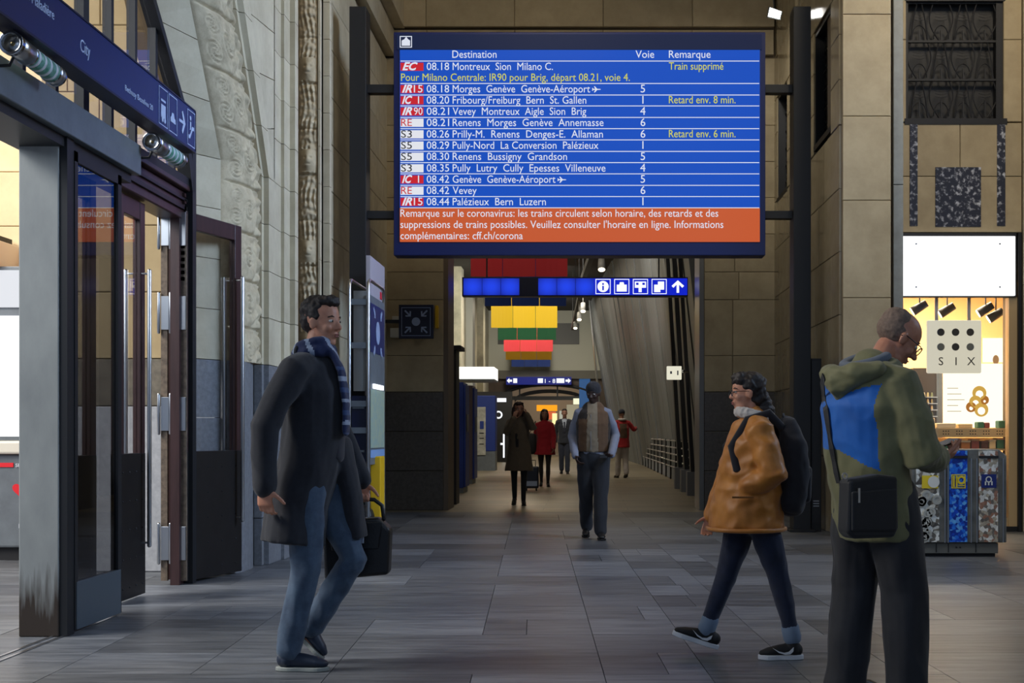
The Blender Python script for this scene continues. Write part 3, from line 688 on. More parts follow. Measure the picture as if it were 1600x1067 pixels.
rowsB = [('EC', '', '08.18', 'Montreux  Sion  Milano C.', 864, '', 110), ('IR', '15', '08.18', 'Morges  Genève  Genève-Aéroport', 922, '5', 145),
 ('IC', '1', '08.20', 'Fribourg/Freiburg  Bern  St. Gallen', 916, '1', 162.5), ('IR', '90', '08.21', 'Vevey  Montreux  Aigle  Sion  Brig', 916, '4', 180),
 ('RE', '', '08.21', 'Renens  Morges  Genève  Annemasse', 943, '6', 197.5), ('S3', '', '08.26', 'Prilly-M.  Renens  Denges-E.  Allaman', 942, '6', 215.5),
 ('S5', '', '08.29', 'Pully-Nord  La Conversion  Palézieux', 935, '1', 233), ('S5', '', '08.30', 'Renens  Bussigny  Grandson', 886, '5', 250.5),
 ('S3', '', '08.35', 'Pully  Lutry  Cully  Epesses  Villeneuve', 946, '4', 268.5), ('IC', '1', '08.42', 'Genève  Genève-Aéroport', 868, '5', 286),
 ('RE', '', '08.42', 'Vevey', 745, '6', 303.5), ('IR', '15', '08.44', 'Palézieux  Bern  Luzern', 853, '1', 321)]
REDT = mat('screen_red', (215, 30, 45), .4, emit=.8); BLKT = mat('screen_black_ink', (25, 25, 35), .5)
WHB = mat('screen_white_tag', (240, 242, 250), .4, emit=.85)
for a_, b_, tm, ds, xe_, vo, yb in rowsB:
    red = a_ in ('EC', 'IR', 'IC')
    g = G(); g.box(bx(626), YBD-.017, bz(yb+1.2), bx(662), YBD-.0145, bz(yb-11.5)); g.build('train_tag', REDT if red else WHB, scr)
    if a_ == 'EC': text('EC', scr, (bx(629), YT-.002, bz(yb)), .13, WHITE_T, 24/S_, ext=.001, shear=.35, bold=.004)
    elif red:
        text(a_, scr, (bx(628.5), YT-.002, bz(yb)), .13, WHITE_T, 16/S_, ext=.001, shear=.35, bold=.004); text(b_, scr, (bx(650 if len(b_) == 1 else 647), YT-.002, bz(yb)), .13, WHITE_T, None if len(b_) == 1 else 13.5/S_, ext=.001)
    else: text(a_, scr, (bx(627), YT-.002, bz(yb)), .125, REDT if a_ == 'RE' else BLKT, 17/S_, ext=.001)
    bt(tm, 667, 702, yb); bt(ds, 707.5, xe_, yb)
    if vo: text(vo, scr, (bx(1000), YT, bz(yb)), .135, WHITE_T, None, ext=.001)
    if 'Aéroport' in ds:
        x = xe_+3; q = [(0, 5.6), (5, 5.6), (3, 9.5), (4.6, 9.5), (8.2, 5.6), (12.5, 5.4), (14, 4.8), (12.5, 4.2), (8.2, 4), (4.6, 0.1), (3, .1), (5, 4), (2.2, 4), (1, 2.6), (0, 2.6), (.8, 4.8), (0, 7)]
        g = G(); g.prism([(bx(x+a), YT, bz(yb-b)) for a, b in [(0.6, 4.8), (0, 7), (1, 7), (2.2, 5.6), (5, 5.6), (3, 9.5), (4.6, 9.5), (8.2, 5.6), (12.5, 5.4), (14, 4.8), (12.5, 4.2), (8.2, 4), (4.6, .1), (3, .1), (5, 4), (2.2, 4), (1, 2.6), (0, 2.6)]], (0, .003, 0)); g.build('aircraft_symbol', WHITE_T, scr)
bt('Pour Milano Centrale: IR90 pour Brig, départ 08.21, voie 4.', 627, 984, 127, YEL_T)
bt('Train supprimé', 1045, 1130, 109.5, YEL_T); bt('Retard env. 8 min.', 1045, 1149, 162, YEL_T); bt('Retard env. 6 min.', 1045, 1149, 215, YEL_T)
bt('Remarque sur le coronavirus: les trains circulent selon horaire, des retards et des', 626, 1122, 339)
bt('suppressions de trains possibles. Veuillez consulter l\'horaire en ligne. Informations', 626, 1130, 356.5)
bt('complémentaires: cff.ch/corona', 626, 817, 374)
for px0, px1, nm in ((547, 573, 'left'), (1239, 1266, 'right')):
    t = thing('board_post', 'black square steel post carrying the %s side of the departure board' % nm, 'post', (bx((px0+px1)/2), YBD, 0), 'posts of the departure board')
    g = G(); g.box(bx(px0), YBD-.05, .02, bx(px1), YBD+.25, bz(12)); g.build('post', BLACK, t, bevel=.006)
    g = G(); g.box(bx(px0)-.05, YBD-.1, 0, bx(px1)+.05, YBD+.3, .03); g.build('base_plate', BLACK, t, bevel=.004)
    xa, xb = (bx(573), bx(615)+.02) if nm == 'left' else (bx(1196)-.02, bx(1239))
    for y0, y1 in ((130, 143), (328, 340)): g = G(); g.box(xa, YBD+.05, bz(y1), xb, YBD+.18, bz(y0)); g.build('cross_arm', BLACK, t, bevel=.003)
# black cabinet at the foot of the right post
t = thing('switch_cabinet', 'black narrow cabinet beside the right black post, behind the man', 'cabinet', (2.83, 15.3, 0))
g = G(); g.box(bx(1267), YBD-.02, 0, bx(1283), YBD+.22, bz(560)); g.build('body', mat('cabinet_black', (20, 21, 24), .5), t, bevel=.005)
g = G(); g.box(bx(1268.5), YBD-.03, .1, bx(1281.5), YBD-.02, bz(564)); g.build('door_panel', mat('cabinet_panel', (26, 27, 31), .45), t)
g = G()
for k in range(3): g.box(bx(1270), YBD-.034, .3+.03*k, bx(1279), YBD-.03, .312+.03*k)
g.build('vent_slots', STEEL, t)
# ============================================================ SIGNS AND STAND IN THE HALL
# assembly point sign on the left pilaster
Y_ = 18.9
t = thing('assembly_point_sign', 'square blue sign with four arrows pointing at a dot, on the left pilaster', 'sign', (-2.5, Y_, 2.55))
x0, x1, z0, z1 = sX(623, Y_), sX(677, Y_), sZ(529, Y_), sZ(476, Y_); cx, cz = (x0+x1)/2, (z0+z1)/2
g = G(); g.box(x0, Y_, z0, x1, Y_+.06, z1); g.build('plate', NAVYD, t, bevel=.004)
SI = mat('sign_pale_ink', (150, 166, 200), .5)
g = G(); frame_rect(g, (x0+.04, Y_, z0+.04), (1, 0, 0), (0, 0, 1), x1-x0-.08, z1-z0-.08, .008, (0, -1, 0)); g.build('border', SI, t)
g = G(); g.disc((cx, Y_, cz), .062, (0, -1, 0), .004, 28); g.build('dot', SI, t)
for sx, sz in ((1, 1), (1, -1), (-1, 1), (-1, -1)):
    g = G(); d = V((-sx, 0, -sz)).normalized(); n_ = V((-d.z, 0, d.x)); o_ = V((cx+sx*.165, Y_-.0, cz+sz*.165))
    q = [(0, -.012), (.09, -.012), (.055, -.045), (.075, -.055), (.125, 0), (.075, .055), (.055, .045), (.09, .012), (0, .012)]
    g.prism([o_+d*a+n_*b for a, b in q], (0, -.004, 0)); g.build('arrow', SI, t)
g = G(); g.box(-3.07, Y_+.01, cz-.02, x0, Y_+.05, cz+.03); g.build('arm', BLACK, t)
for zz0, zz1 in ((.03, .12), (-.2, -.06)):
    tt = thing('junction_box', 'small %s white junction box on the wall left of the assembly point sign' % ('upper' if zz0 > 0 else 'lower'), 'electrical box', (-2.86, 19.4, cz+zz0), 'junction boxes by the assembly sign')
    g = G(); g.box(-2.95+.03*(zz0 > 0), 19.32, cz+zz0, -2.78, 19.45, cz+zz1); g.build('casing', WHITEP, tt, bevel=.004); g = G(); g.box(-2.92+.03*(zz0 > 0), 19.312, cz+zz0+.02, -2.81, 19.32, cz+zz1-.02); g.build('cover', WHITEP, tt)
g = G(); g.box(sX(680, 19.3), 19.3, sZ(512, 19.3), sX(684, 19.3), 19.45, sZ(477, 19.3)); tag(g.build('yellow_side_sign', YELLOW, None, bevel=.002), 'thin yellow sign plate seen edge-on at right of the assembly sign', 'sign')

# information stand
t = thing('information_stand', 'steel tube information stand with leaflet shelves beside the left black post', 'stand', (-2.25, 13.4, 0))
ya, yb_, xa, xb = 12.95, 13.95, -2.39, -2.2; zt_ = EYE+242/155
for x in (xa, xb):
    p = [(x, ya, 0), (x, ya, zt_-.1), (x, ya+.03, zt_-.03), (x, ya+.1, zt_), (x, yb_-.1, zt_), (x, yb_-.03, zt_-.03), (x, yb_, zt_-.1), (x, yb_, 0)]
    g = G(); g.tube(p, .018, n=10); g.build('tube_hoop', STEEL, t, smooth=True)
for pz in (2.5, 2.06, 1.47, 1.2): g = G(); g.box(xa, ya-.01, pz-.03, xb, ya+.02, pz+.03); g.build('cross_rail', GREYP, t)
g = G(); g.box(xa+.03, ya+.06, 1.6, xb-.03, ya+.1, 2.62); g.build('grey_back_panel', mat('stand_grey', (128, 128, 126), .5), t)
g = G(); g.box(xa+.02, ya+.02, .85, xb-.02, ya+.5, 1.55); g.build('navy_body', NAVYD, t)
for pz in (.98, 1.2, 1.42): g = G(); g.box(xa+.03, ya-.0, pz, xb-.04, ya+.02, pz+.02); g.build('leaflet_ledge', GREYP, t)
g = G(); g.box(xb-.012, ya+.04, .85, xb+.012, yb_-.04, 2.58); g.build('side_panel', GREYP, t)
xf = xb+.013
g = G(); g.box(xf, ya+.06, 2.0, xf+.004, yb_-.06, 2.5); g.build('assembly_poster', NAVY, t)
g = G(); g.disc((xf+.004, ya+.5, 2.22), .12, (1, 0, 0), .003, 24)
for sy, sz in ((-1, 1), (-1, -1), (1, 1), (1, -1)):
    d = V((0, -sy, -sz)).normalized(); n_ = V((0, d.z, -d.y)); o_ = V((xf+.004, ya+.5+sy*.27, 2.22+sz*.24))
    g.prism([o_+d*a+n_*b for a, b in [(0, -.02), (.1, -.02), (.07, -.06), (.14, 0), (.07, .06), (.1, .02), (0, .02)]], (.003, 0, 0))
g.build('poster_symbol', SI, t)
g = G(); g.box(xf, ya+.06, 1.02, xf+.004, yb_-.06, 1.62); g.build('map_sheet', mat('map_print', (170, 180, 150), .5, var=1, scale=14, rgb2=(120, 160, 175)), t)
g = G(); g.box(xf, ya+.06, .92, xf+.005, yb_-.06, 1.0); g.build('pale_blue_strip', mat('pale_blue_strip', (130, 165, 215), .5), t)
g = G(); g.box(xf, ya+.2, 1.63, xf+.02, yb_-.2, 1.68); g.build('map_lamp', mat('map_lamp', (240, 245, 255), .5, emit=1.5), t)
g = G(); g.box(-2.24, ya+.35, .25, -2.13, ya+.62, .93); g.build('ticket_stamper', YELLOW, t, bevel=.01)
g = G(); g.tube([(-2.3, ya+.3, 0), (-2.3, ya+.3, .32)], .11, n=20, power=.6); g.build('bin', BLACK, t, smooth=False)
t = thing('white_display_wall', 'tall white board standing behind the information stand', 'display board', (-2.35, 14.5, 0))
g = G(); g.box(-2.42, 14.1, 0, -2.37, 15.1, 3.13); g.build('board', mat('mauve_white', (176, 172, 184), .5), t, bevel=.004)
g = G(); g.box(-2.37, 14.75, 2.72, -2.366, 14.9, 2.8); g.build('red_emblem', RED, t)

# hanging direction sign over the opening
Y_ = 20.8
def hx_(p): return sX(p, Y_)
def hz_(p): return sZ(p, Y_)
t = thing('hanging_direction_sign', 'long blue lit sign with white pictograms and arrow under the departure board', 'sign', (-.1, Y_, 3.2))
g = G(); g.box(hx_(722), Y_, hz_(463), hx_(1075), Y_+.2, hz_(433)); g.build('sign_box', NAVYD, t, bevel=.005)
def cellmat(name, strength):
    m = D.materials.new(name); m.use_nodes = True; nt = m.node_tree; n = nt.nodes; l = nt.links; b = n['Principled BSDF']
    tc = n.new('ShaderNodeTexCoord'); mp = n.new('ShaderNodeMapping'); mp.inputs['Location'].default_value = (-.5, -.5, -.5)
    gr = n.new('ShaderNodeTexGradient'); gr.gradient_type = 'SPHERICAL'; cr = n.new('ShaderNodeValToRGB')
    l.new(tc.outputs['Generated'], mp.inputs[0]); l.new(mp.outputs[0], gr.inputs[0]); l.new(gr.outputs[0], cr.inputs[0])
    cr.color_ramp.elements[0].color = lin((6, 20, 120))+(1,); cr.color_ramp.elements[1].color = lin((34, 78, 255))+(1,); cr.color_ramp.elements[0].position = .12
    l.new(cr.outputs[0], b.inputs['Emission Color']); b.inputs['Emission Strength'].default_value = strength; b.inputs['Base Color'].default_value = (.01, .02, .1, 1); return m
CELL = cellmat('lit_blue_cell', 1.5)
cells = [(724+29.2*i, 724+29.2*(i+1)) for i in range(7)]
for i, (a_, b_) in enumerate(cells):
    if i == 3: continue
    g = G(); g.box(hx_(a_+.3), Y_-.01, hz_(461), hx_(b_-.3), Y_, hz_(435)); g.build('lit_cell', CELL, t)
BLE = mat('sign_blue_lit', (16, 36, 200), .4, emit=1.0)
for i, kind in enumerate(('info', 'bag', 'locker', 'copy', 'up')):
    a_ = 928+29.2*i; g = G(); g.box(hx_(a_), Y_-.01, hz_(461), hx_(a_+29), Y_, hz_(435)); g.build('lit_cell', BLE, t)
    o_ = (hx_(a_+2.5), Y_-.01, hz_(459.5)); w_ = (hx_(a_+26)-hx_(a_+2.5)); g = G(); U = (1, 0, 0); Vv = (0, 0, 1); N = (0, -1, 0); k = w_/24
    if kind != 'up': frame_rect(g, o_, U, Vv, w_, w_, k*1.1, N)
    if kind == 'info': g.disc((o_[0]+w_/2, Y_-.01, o_[2]+w_/2), k*9, N, .003, 28)
    if kind == 'bag': quad(g, o_, U, Vv, [(k*4, k*4), (k*20, k*4), (k*20, k*15), (k*16, k*15), (k*15, k*19), (k*9, k*19), (k*8, k*15), (k*4, k*15)], N)
    if kind == 'locker':
        quad(g, o_, U, Vv, [(k*3, k*10), (k*3, k*20), (k*21, k*20), (k*21, k*10), (k*14, k*10), (k*14, k*3), (k*9, k*3), (k*9, k*10)], N)
    if kind == 'copy':
        quad(g, o_, U, Vv, [(k*4, k*3), (k*14, k*3), (k*14, k*7), (k*20, k*7), (k*20, k*20), (k*10, k*20), (k*10, k*15), (k*4, k*15)], N)
    if kind == 'up': quad(g, o_, U, Vv, [(k*10, k*2), (k*14, k*2), (k*14, k*15), (k*19, k*10), (k*22, k*13), (k*12, k*22), (k*2, k*13), (k*5, k*10), (k*10, k*15)], N)
    g.build('pictogram', mat('pictogram_white', (245, 248, 255), .4, emit=1.1), t)
    if kind == 'info':
        g = G(); g.box(o_[0]+w_/2-k*1.3, Y_-.018, o_[2]+k*6, o_[0]+w_/2+k*1.3, Y_-.014, o_[2]+k*13); g.box(o_[0]+w_/2-k*1.3, Y_-.018, o_[2]+k*14.5, o_[0]+w_/2+k*1.3, Y_-.014, o_[2]+k*17.5); g.build('letter_i', BLE, t)
    if kind == 'locker':
        g = G(); g.box(o_[0]+k*5, Y_-.018, o_[2]+k*14.5, o_[0]+k*9, Y_-.014, o_[2]+k*18); g.box(o_[0]+k*15, Y_-.018, o_[2]+k*14.5, o_[0]+k*19, Y_-.014, o_[2]+k*18); g.build('dark_detail', BLE, t)
for p in (760, 1030): g = G(); g.tube([(hx_(p), Y_+.1, 3.65), (hx_(p), Y_+.1, 7.5)], .012, n=8); g.build('hanger_rod', BLACK, t)

# floodlight by the cornice
t = thing('floodlight', 'small bright white floodlight high at the right of the board', 'lamp', (2.55, 17.5, 6.8))
Y_ = 17.5; g = G(); q = [(1199, 27), (1202, 10), (1223, 18), (1219, 31)]; g.prism([(sX(a, Y_), Y_, sZ(b, Y_)) for a, b in q], (0, .08, .02)); g.build('housing', GREYP, t)
g = G(); g.prism([(sX(a, Y_), Y_-.006, sZ(b, Y_)) for a, b in [(1200, 25.5), (1203, 12), (1221, 18.5), (1218, 29.5)]], (0, .005, 0)); g.build('lamp_glass', mat('floodlight_glass', (255, 252, 245), .5, emit=6), t)
g = G(); g.tube([(sX(1211, Y_), Y_+.05, sZ(12, Y_)), (sX(1209, Y_), Y_+.05, sZ(-12, Y_))], .012, n=8); g.tube([(sX(1209, Y_), Y_+.05, sZ(-12, Y_)), (2.9, Y_+.05, sZ(-12, Y_))], .012, n=8); g.build('bracket', BLACK, t)

# ============================================================ PASSAGE BEHIND
YE = 66.0
DARKC = mat('passage_dark_ceiling', (46, 44, 42), .8)
g = G(); g.box(-5.6, 20.3, 7.5, 4.5, YE+1, 7.8); tag(g.build('ceiling_passage', DARKC), kind='structure')
wpl = struct('wall_passage_left')
CREAM = mat('passage_cream', (206, 200, 176), .5, var=.3, scale=1)
g = G(); g.box(-5.4, 20.3, 0, -5.0, YE, 7.5); g.build('wall_plane', CREAM, wpl)
for k, y in enumerate((44.5, 48.5, 53.5, 59)):
    g = G(); g.box(-5.0, y, 0, -4.72, y+1.1, 7.5); g.build('pilaster', CREAM if k % 2 else mat('passage_grey_pilaster', (168, 168, 160), .4), wpl)
wend = struct('wall_passage_end'); PALE = mat('passage_pale_grey', (178, 178, 164), .7)
def ex(p): return sX(p, YE)
def ez(p): return sZ(p, YE)
BRN = mat('passage_brown_wall', (92, 78, 66), .7, var=.3, scale=.8)
g = G(); g.box(ex(700), YE, ez(580), ex(1010), YE+.3, 7.5); g.build('upper_wall', PALE, wend)
g = G(); g.box(ex(700), YE-.25, ez(592), ex(1010), YE+.3, ez(579)); g.build('beam', mat('beam_grey', (96, 94, 84), .6), wend)
g = G(); g.box(ex(778), YE-.04, ez(538), ex(905), YE, ez(505)); g.build('dark_opening', mat('passage_window_dark', (64, 64, 60), .5), wend)
# brown wall with segmental arch
cxp, rx_, topy, spy = 857, 70, 601, 620
arc = [(cxp+rx_*math.cos(PI*k/24), spy-(spy-topy)*math.sin(PI*k/24)) for k in range(25)]   # right -> left
g = G()
for (a1, b1), (a2, b2) in zip(arc, arc[1:]):
    g.prism([(ex(a1), YE, ez(b1)), (ex(a2), YE, ez(b2)), (ex(a2), YE, ez(592)), (ex(a1), YE, ez(592))], (0, .3, 0))
g.box(ex(690), YE, 0, ex(cxp-rx_), YE+.3, ez(592)); g.box(ex(cxp+rx_), YE, 0, ex(1010), YE+.3, ez(592)); g.build('arch_wall', BRN, wend)
g = G(); g.tube([(ex(a), YE-.05, ez(b)) for a, b in arc], .09, n=8); g.box(ex(785), YE-.1, ez(625), ex(928), YE, ez(619)); g.build('arch_frame', BLACK, wend)
for p in (812, 871): g = G(); g.box(ex(p)-.04, YE-.05, ez(620), ex(p)+.04, YE, ez(602)); g.build('mullion', BLACK, wend)
g = G(); g.box(ex(905), YE-.12, ez(648), ex(922), YE, ez(588)); g.build('blue_panel', mat('passage_blue_panel', (70, 130, 200), .5, emit=.35), wend)
g = G(); g.box(ex(700), YE+9, 0, ex(1010), YE+9.2, 6); g.build('far_wall', mat('far_hall_wall', (150, 132, 110), .7), wend)
arc2 = [(857+58*math.cos(PI*k/16), 622-17*math.sin(PI*k/16)) for k in range(17)]
g = G(); 
for (a1, b1), (a2, b2) in zip(arc2, arc2[1:]): g.prism([(ex(a1), YE+3, ez(b1)), (ex(a2), YE+3, ez(b2)), (ex(a2), YE+3, ez(b2+6)), (ex(a1), YE+3, ez(b1+6))], (0, .3, 0))
g.build('inner_arch', mat('inner_arch_grey', (104, 98, 88), .6), wend)
area('far_hall_light', (ex(857), YE+5, 3.6), (ex(857), YE+8, 1), 2.5, 90, (1, .85, .65))
# far shops, lit
for k, (a_, b_, c_, d_, rgb, e_, lab) in enumerate(((834, 868, 630, 640, (235, 150, 30), 1.3, 'orange'), (852, 866, 641, 654, (220, 100, 60), .9, 'red'), (860, 868, 644, 662, (250, 225, 160), 1.3, 'cream'), (872, 880, 640, 668, (200, 200, 180), .7, 'grey'), (884, 904, 630, 668, (190, 180, 150), .6, 'beige'))):
    t = thing('far_shop_panel', 'distant lit %s shop panel under the far arch' % lab, 'shop display', (ex(a_), YE+3.9, ez(d_)), 'lit shop panels at the far end')
    g = G(); g.box(ex(a_), YE+3.9-.2*k, ez(d_), ex(b_), YE+4.0-.2*k, ez(c_)); g.build('panel', mat('far_shop_'+lab, rgb, .5, emit=e_), t)
t = thing('far_direction_sign', 'small blue lit direction sign with arrows over the far arch', 'sign', (ex(843), YE-.5, ez(602)))
g = G(); g.box(ex(792), YE-.6, ez(601.5), ex(893), YE-.45, ez(589.5)); g.build('sign_box', mat('far_sign_blue', (20, 34, 130), .4, emit=.7), t)
for p in (810, 875): g = G(); g.box(ex(p), YE-.5, ez(592), ex(p+1), YE-.2, ez(590)); g.build('bracket', DARK, t)
WE1 = mat('far_sign_white', (245, 248, 255), .4, emit=1.2); yf = YE-.61
for a_, b_, sg in ((793, 801, -1), (884, 892, 1)):
    g = G(); m_ = (a_+b_)/2; q = [(sg*4, 0), (0, 4), (0, 1.6), (-sg*4, 1.6), (-sg*4, -1.6), (0, -1.6), (0, -4)]; g.prism([(ex(m_+u), yf, ez(595.5+v)) for u, v in q], (0, -.02, 0)); g.build('arrow', WE1, t)
text('1 - 8', t, (ex(852), yf, ez(599)), .3, WE1, (ex(868)-ex(852)))
for a_, b_ in ((803, 809), (841, 849), (870, 882)): g = G(); g.box(ex(a_), yf-.02, ez(599), ex(b_), yf, ez(592)); g.build('picto_tile', WE1, t)
t = thing('lit_square_sign', 'small square lit sign at right of the far arch', 'sign', (ex(900), YE-.65, ez(632))); g = G(); g.box(ex(896), YE-.7, ez(632), ex(905), YE-.6, ez(623)); g.build('lit_face', mat('lit_cube', (240, 240, 200), .5, emit=1.2), t); g = G(); g.box(ex(900), YE-.6, ez(628), ex(901.5), YE, ez(627)); g.build('arm', DARK, t)
# banners across the passage
bann = [(26, 735, 887, 395, 432, (186, 22, 36), 'wide red', 'nearest, just above the lit blue sign'), (31, 757, 885, 455, 478, (20, 62, 150), 'wide blue', 'just below the lit blue sign'), (38, 767, 871, 478, 512, (238, 196, 16), 'bright yellow', 'third from the front, largest yellow one'),
        (44, 778, 869, 505, 531, (30, 112, 70), 'green', 'below the large yellow one'), (52, 787, 864, 526, 549, (198, 44, 52), 'small red', 'below the green one'), (57, 790, 862, 545, 562, (228, 170, 20), 'small yellow', 'second from the back'), (65, 799, 860, 560, 573, (14, 52, 130), 'small blue', 'last and lowest in view')]
for Yb, a_, b_, c_, d_, rgb, nm, where in bann:
    x0, x1 = sX(a_, Yb), sX(b_, Yb); z0 = sZ(d_, Yb); z1 = z0+1.15
    t = thing('banner', '%s cloth banner across the passage, %s' % (nm, where), 'banner', ((x0+x1)/2, Yb, z0), 'coloured banners hung in the passage')
    cuts = (x0, x0+(x1-x0)*.33, x0+(x1-x0)*.67, x1); m_ = mat('banner_'+nm.replace(' ', '_'), rgb, .7, rnd=.06, sheen=.2)
    for k in range(3):
        g = G(); xa_, xb_ = cuts[k]+.006, cuts[k+1]-.006; n_ = 6
        for i in range(n_+1):
            u = i/n_; y = Yb+.03*math.sin(PI*u); g.v += [(xa_+(xb_-xa_)*u, y, z0), (xa_+(xb_-xa_)*u, y, z1), (xa_+(xb_-xa_)*u, y+.01, z0), (xa_+(xb_-xa_)*u, y+.01, z1)]
        for i in range(n_):
            q = i*4; g.f += [(q, q+4, q+5, q+1), (q+2, q+3, q+7, q+6), (q, q+2, q+6, q+4), (q+1, q+5, q+7, q+3)]; g.m += [0]*4
        g.build('cloth_panel', m_, t)
    g = G(); g.tube([(x0-.02, Yb+.01, z1), (x1+.02, Yb+.01, z1)], .02, n=8); g.build('top_rod', DARK, t)
    for x in (x0+.1, x1-.1): g = G(); g.tube([(x, Yb+.01, z1), (x, Yb+.01, 7.5)], .006, n=6); g.build('wire', DARK, t)
# lighting track with spotlights
t = thing('lighting_track', 'dark lighting track running along the passage ceiling', 'track', (0, 35, 5.4))
TRK = [(.41, 23.5), (-.068, 34), (-.195, 39), (-.36, 45), (-.5, 50)]
for p_, q_ in zip(TRK, TRK[1:]): g = G(); g.slab(p_, q_, .12, 5.2, 5.36); g.build('rail', DARK, t)
for x, y in TRK: g = G(); g.tube([(x, y, 5.36), (x, y, 7.5)], .012, n=6); g.build('hanger', DARK, t)
SPOTM = mat('spot_glow', (255, 240, 210), .5, emit=4)
def spot(x, y, z, label, grp, r=.055, m=DARK, aim=(0, -.5, -1), L=.16, top=5.2):
    t = thing('spotlight', label, 'lamp', (x, y, z), grp); d = V(aim).normalized()
    g = G(); g.tube([V((x, y, z))-d*L*.5, V((x, y, z))+d*L*.5], [r*.8, r], n=14, caps=False); g.build('housing', m, t, smooth=True)
    g = G(); g.disc(V((x, y, z))+d*(L*.5+.001), r*.85, d, .01, 14); g.build('lamp_face', SPOTM, t)
    g = G(); g.tube([(x, y, z), (x, y, top)], .01, n=6); g.build('stem', m, t)
for k, (p, q, Y_) in enumerate(((940, 413, 25.5), (911, 480, 34), (905, 494, 39), (899, 508, 45))):
    spot(sX(p, Y_), Y_, sZ(q, Y_), '%s white spotlight on the passage lighting track' % ('nearest', 'second', 'third', 'farthest')[k], 'spotlights on the passage track', .08, mat('spot_white', (190, 190, 186), .4), L=.24, top=max(5.2, sZ(q, Y_)+.15))
# left side: dark steel frame, machines, lit box
t = thing('dark_steel_frame', 'dark steel pillar with a wider cap, left edge of the passage', 'pillar', (-2.2, 21, 0))
g = G(); g.box(sX(698, 21), 21, 0, sX(713, 21), 21.5, sZ(546, 21)); g.build('pillar', mat('frame_brown_black', (40, 36, 32), .5), t, bevel=.004)
g = G(); g.box(sX(697, 21), 20.9, sZ(546, 21), sX(721, 21), 21.6, sZ(540, 21)); g.build('cap', DARK, t, bevel=.004)
BLUM = mat('machine_blue', (28, 52, 130), .45)
for k, (a_, b_, c_, d_, top, Y_, side) in enumerate(((714, 724, 724, 727, 597, 25, 0), (728, 738, 738, 741, 602, 29.5, 0))):
    t = thing('ticket_machine', ('first' if k == 0 else 'second')+' blue ticket machine seen edge-on along the left of the passage', 'machine', (sX(a_, Y_), Y_, 0), 'ticket machines in the passage')
    g = G(); g.box(sX(a_, Y_)-.3, Y_, .1, sX(b_, Y_), Y_+.9, sZ(top, Y_)); g.build('body', BLUM if k == 0 else mat('machine_mauve', (96, 84, 92), .5), t, bevel=.01)
    g = G(); g.box(sX(b_, Y_), Y_+.06, .12, sX(d_, Y_), Y_+.84, sZ(top+4, Y_)); g.build('front_plate', BLUM, t, bevel=.005)
    g = G(); g.box(sX(a_, Y_)-.3, Y_, 0, sX(b_, Y_), Y_+.9, .1); g.build('plinth', GREYP, t)
    g = G(); g.box(sX(d_, Y_), Y_+.25, 1.2, sX(d_, Y_)+.01, Y_+.65, 1.55); g.build('screen', DKW, t)
Y_ = 40; t = thing('ticket_machine', 'blue ticket machine with a steel front facing us, far left of the passage', 'machine', (sX(758, Y_), Y_, 0), 'ticket machines in the passage')
g = G(); g.box(sX(741, Y_), Y_, sZ(705, Y_), sX(774, Y_), Y_+.8, sZ(618, Y_)); g.build('body', BLUM, t, bevel=.02)
g = G(); g.box(sX(741, Y_), Y_+.02, 0, sX(774, Y_), Y_+.8, sZ(705, Y_)); g.build('plinth', GREYP, t)
g = G(); g.box(sX(742, Y_), Y_-.03, sZ(711, Y_), sX(759, Y_), Y_, sZ(636, Y_)); g.build('steel_front', mat('machine_steel', (186, 186, 176), .4, var=.5, scale=6), t, bevel=.01)
g = G(); g.box(sX(750, Y_), Y_-.04, sZ(670, Y_), sX(756, Y_), Y_-.03, sZ(658, Y_)); g.build('screen', BLUM, t)
for q in (676, 684, 693): g = G(); g.box(sX(749, Y_), Y_-.04, sZ(q+1.4, Y_), sX(756, Y_), Y_-.03, sZ(q, Y_)); g.build('slot', DARK, t)
Y_ = 34; t = thing('lit_fascia_box', 'bright white lit box over the ticket machines', 'lightbox', (sX(745, Y_), Y_, 2.4))
FE = mat('fascia_glow', (255, 252, 240), .5, emit=1.7)
g = G(); g.box(sX(705, Y_), Y_, sZ(592, Y_), sX(772, Y_), Y_+1.5, sZ(573, Y_)); g.build('lit_front', FE, t, bevel=.01)
g = G(); g.box(sX(705, Y_), Y_+.02, sZ(594.5, Y_), sX(772, Y_)+.01, Y_+1.5, sZ(592, Y_)); g.build('lower_edge', GREYP, t)
g = G(); g.box(sX(708, Y_), Y_+.1, 0, sX(709.5, Y_), Y_+.2, sZ(594, Y_)); g.build('support_post', GREYP, t)
# dark shop front with white figures further left
Y_ = 52; t = thing('dark_shop_front', 'dark shop front with white symbols behind the woman in the brown coat', 'shop front', (sX(790, Y_), Y_, 0))
g = G(); g.box(sX(772, Y_)-.8, Y_, 0, sX(800, Y_), Y_+.3, sZ(612, Y_)); g.build('front', mat('dark_shop', (26, 24, 24), .4), t)
g = G(); g.box(sX(776, Y_), Y_-.03, sZ(628, Y_), sX(791, Y_), Y_, sZ(622, Y_)); g.build('lit_bar', WE1, t)
g = G(); g.ring((sX(779, Y_), Y_-.03, sZ(648, Y_)), .1, .16, (0, 1, 0), .03, 20); g.build('ring_symbol', WE1, t)
g = G(); g.box(sX(786, Y_), Y_-.03, sZ(715, Y_), sX(788.5, Y_), Y_, sZ(678, Y_)); g.box(sX(782, Y_), Y_-.03, sZ(695, Y_), sX(787, Y_), Y_, sZ(692, Y_)); g.build('white_post', WE1, t)
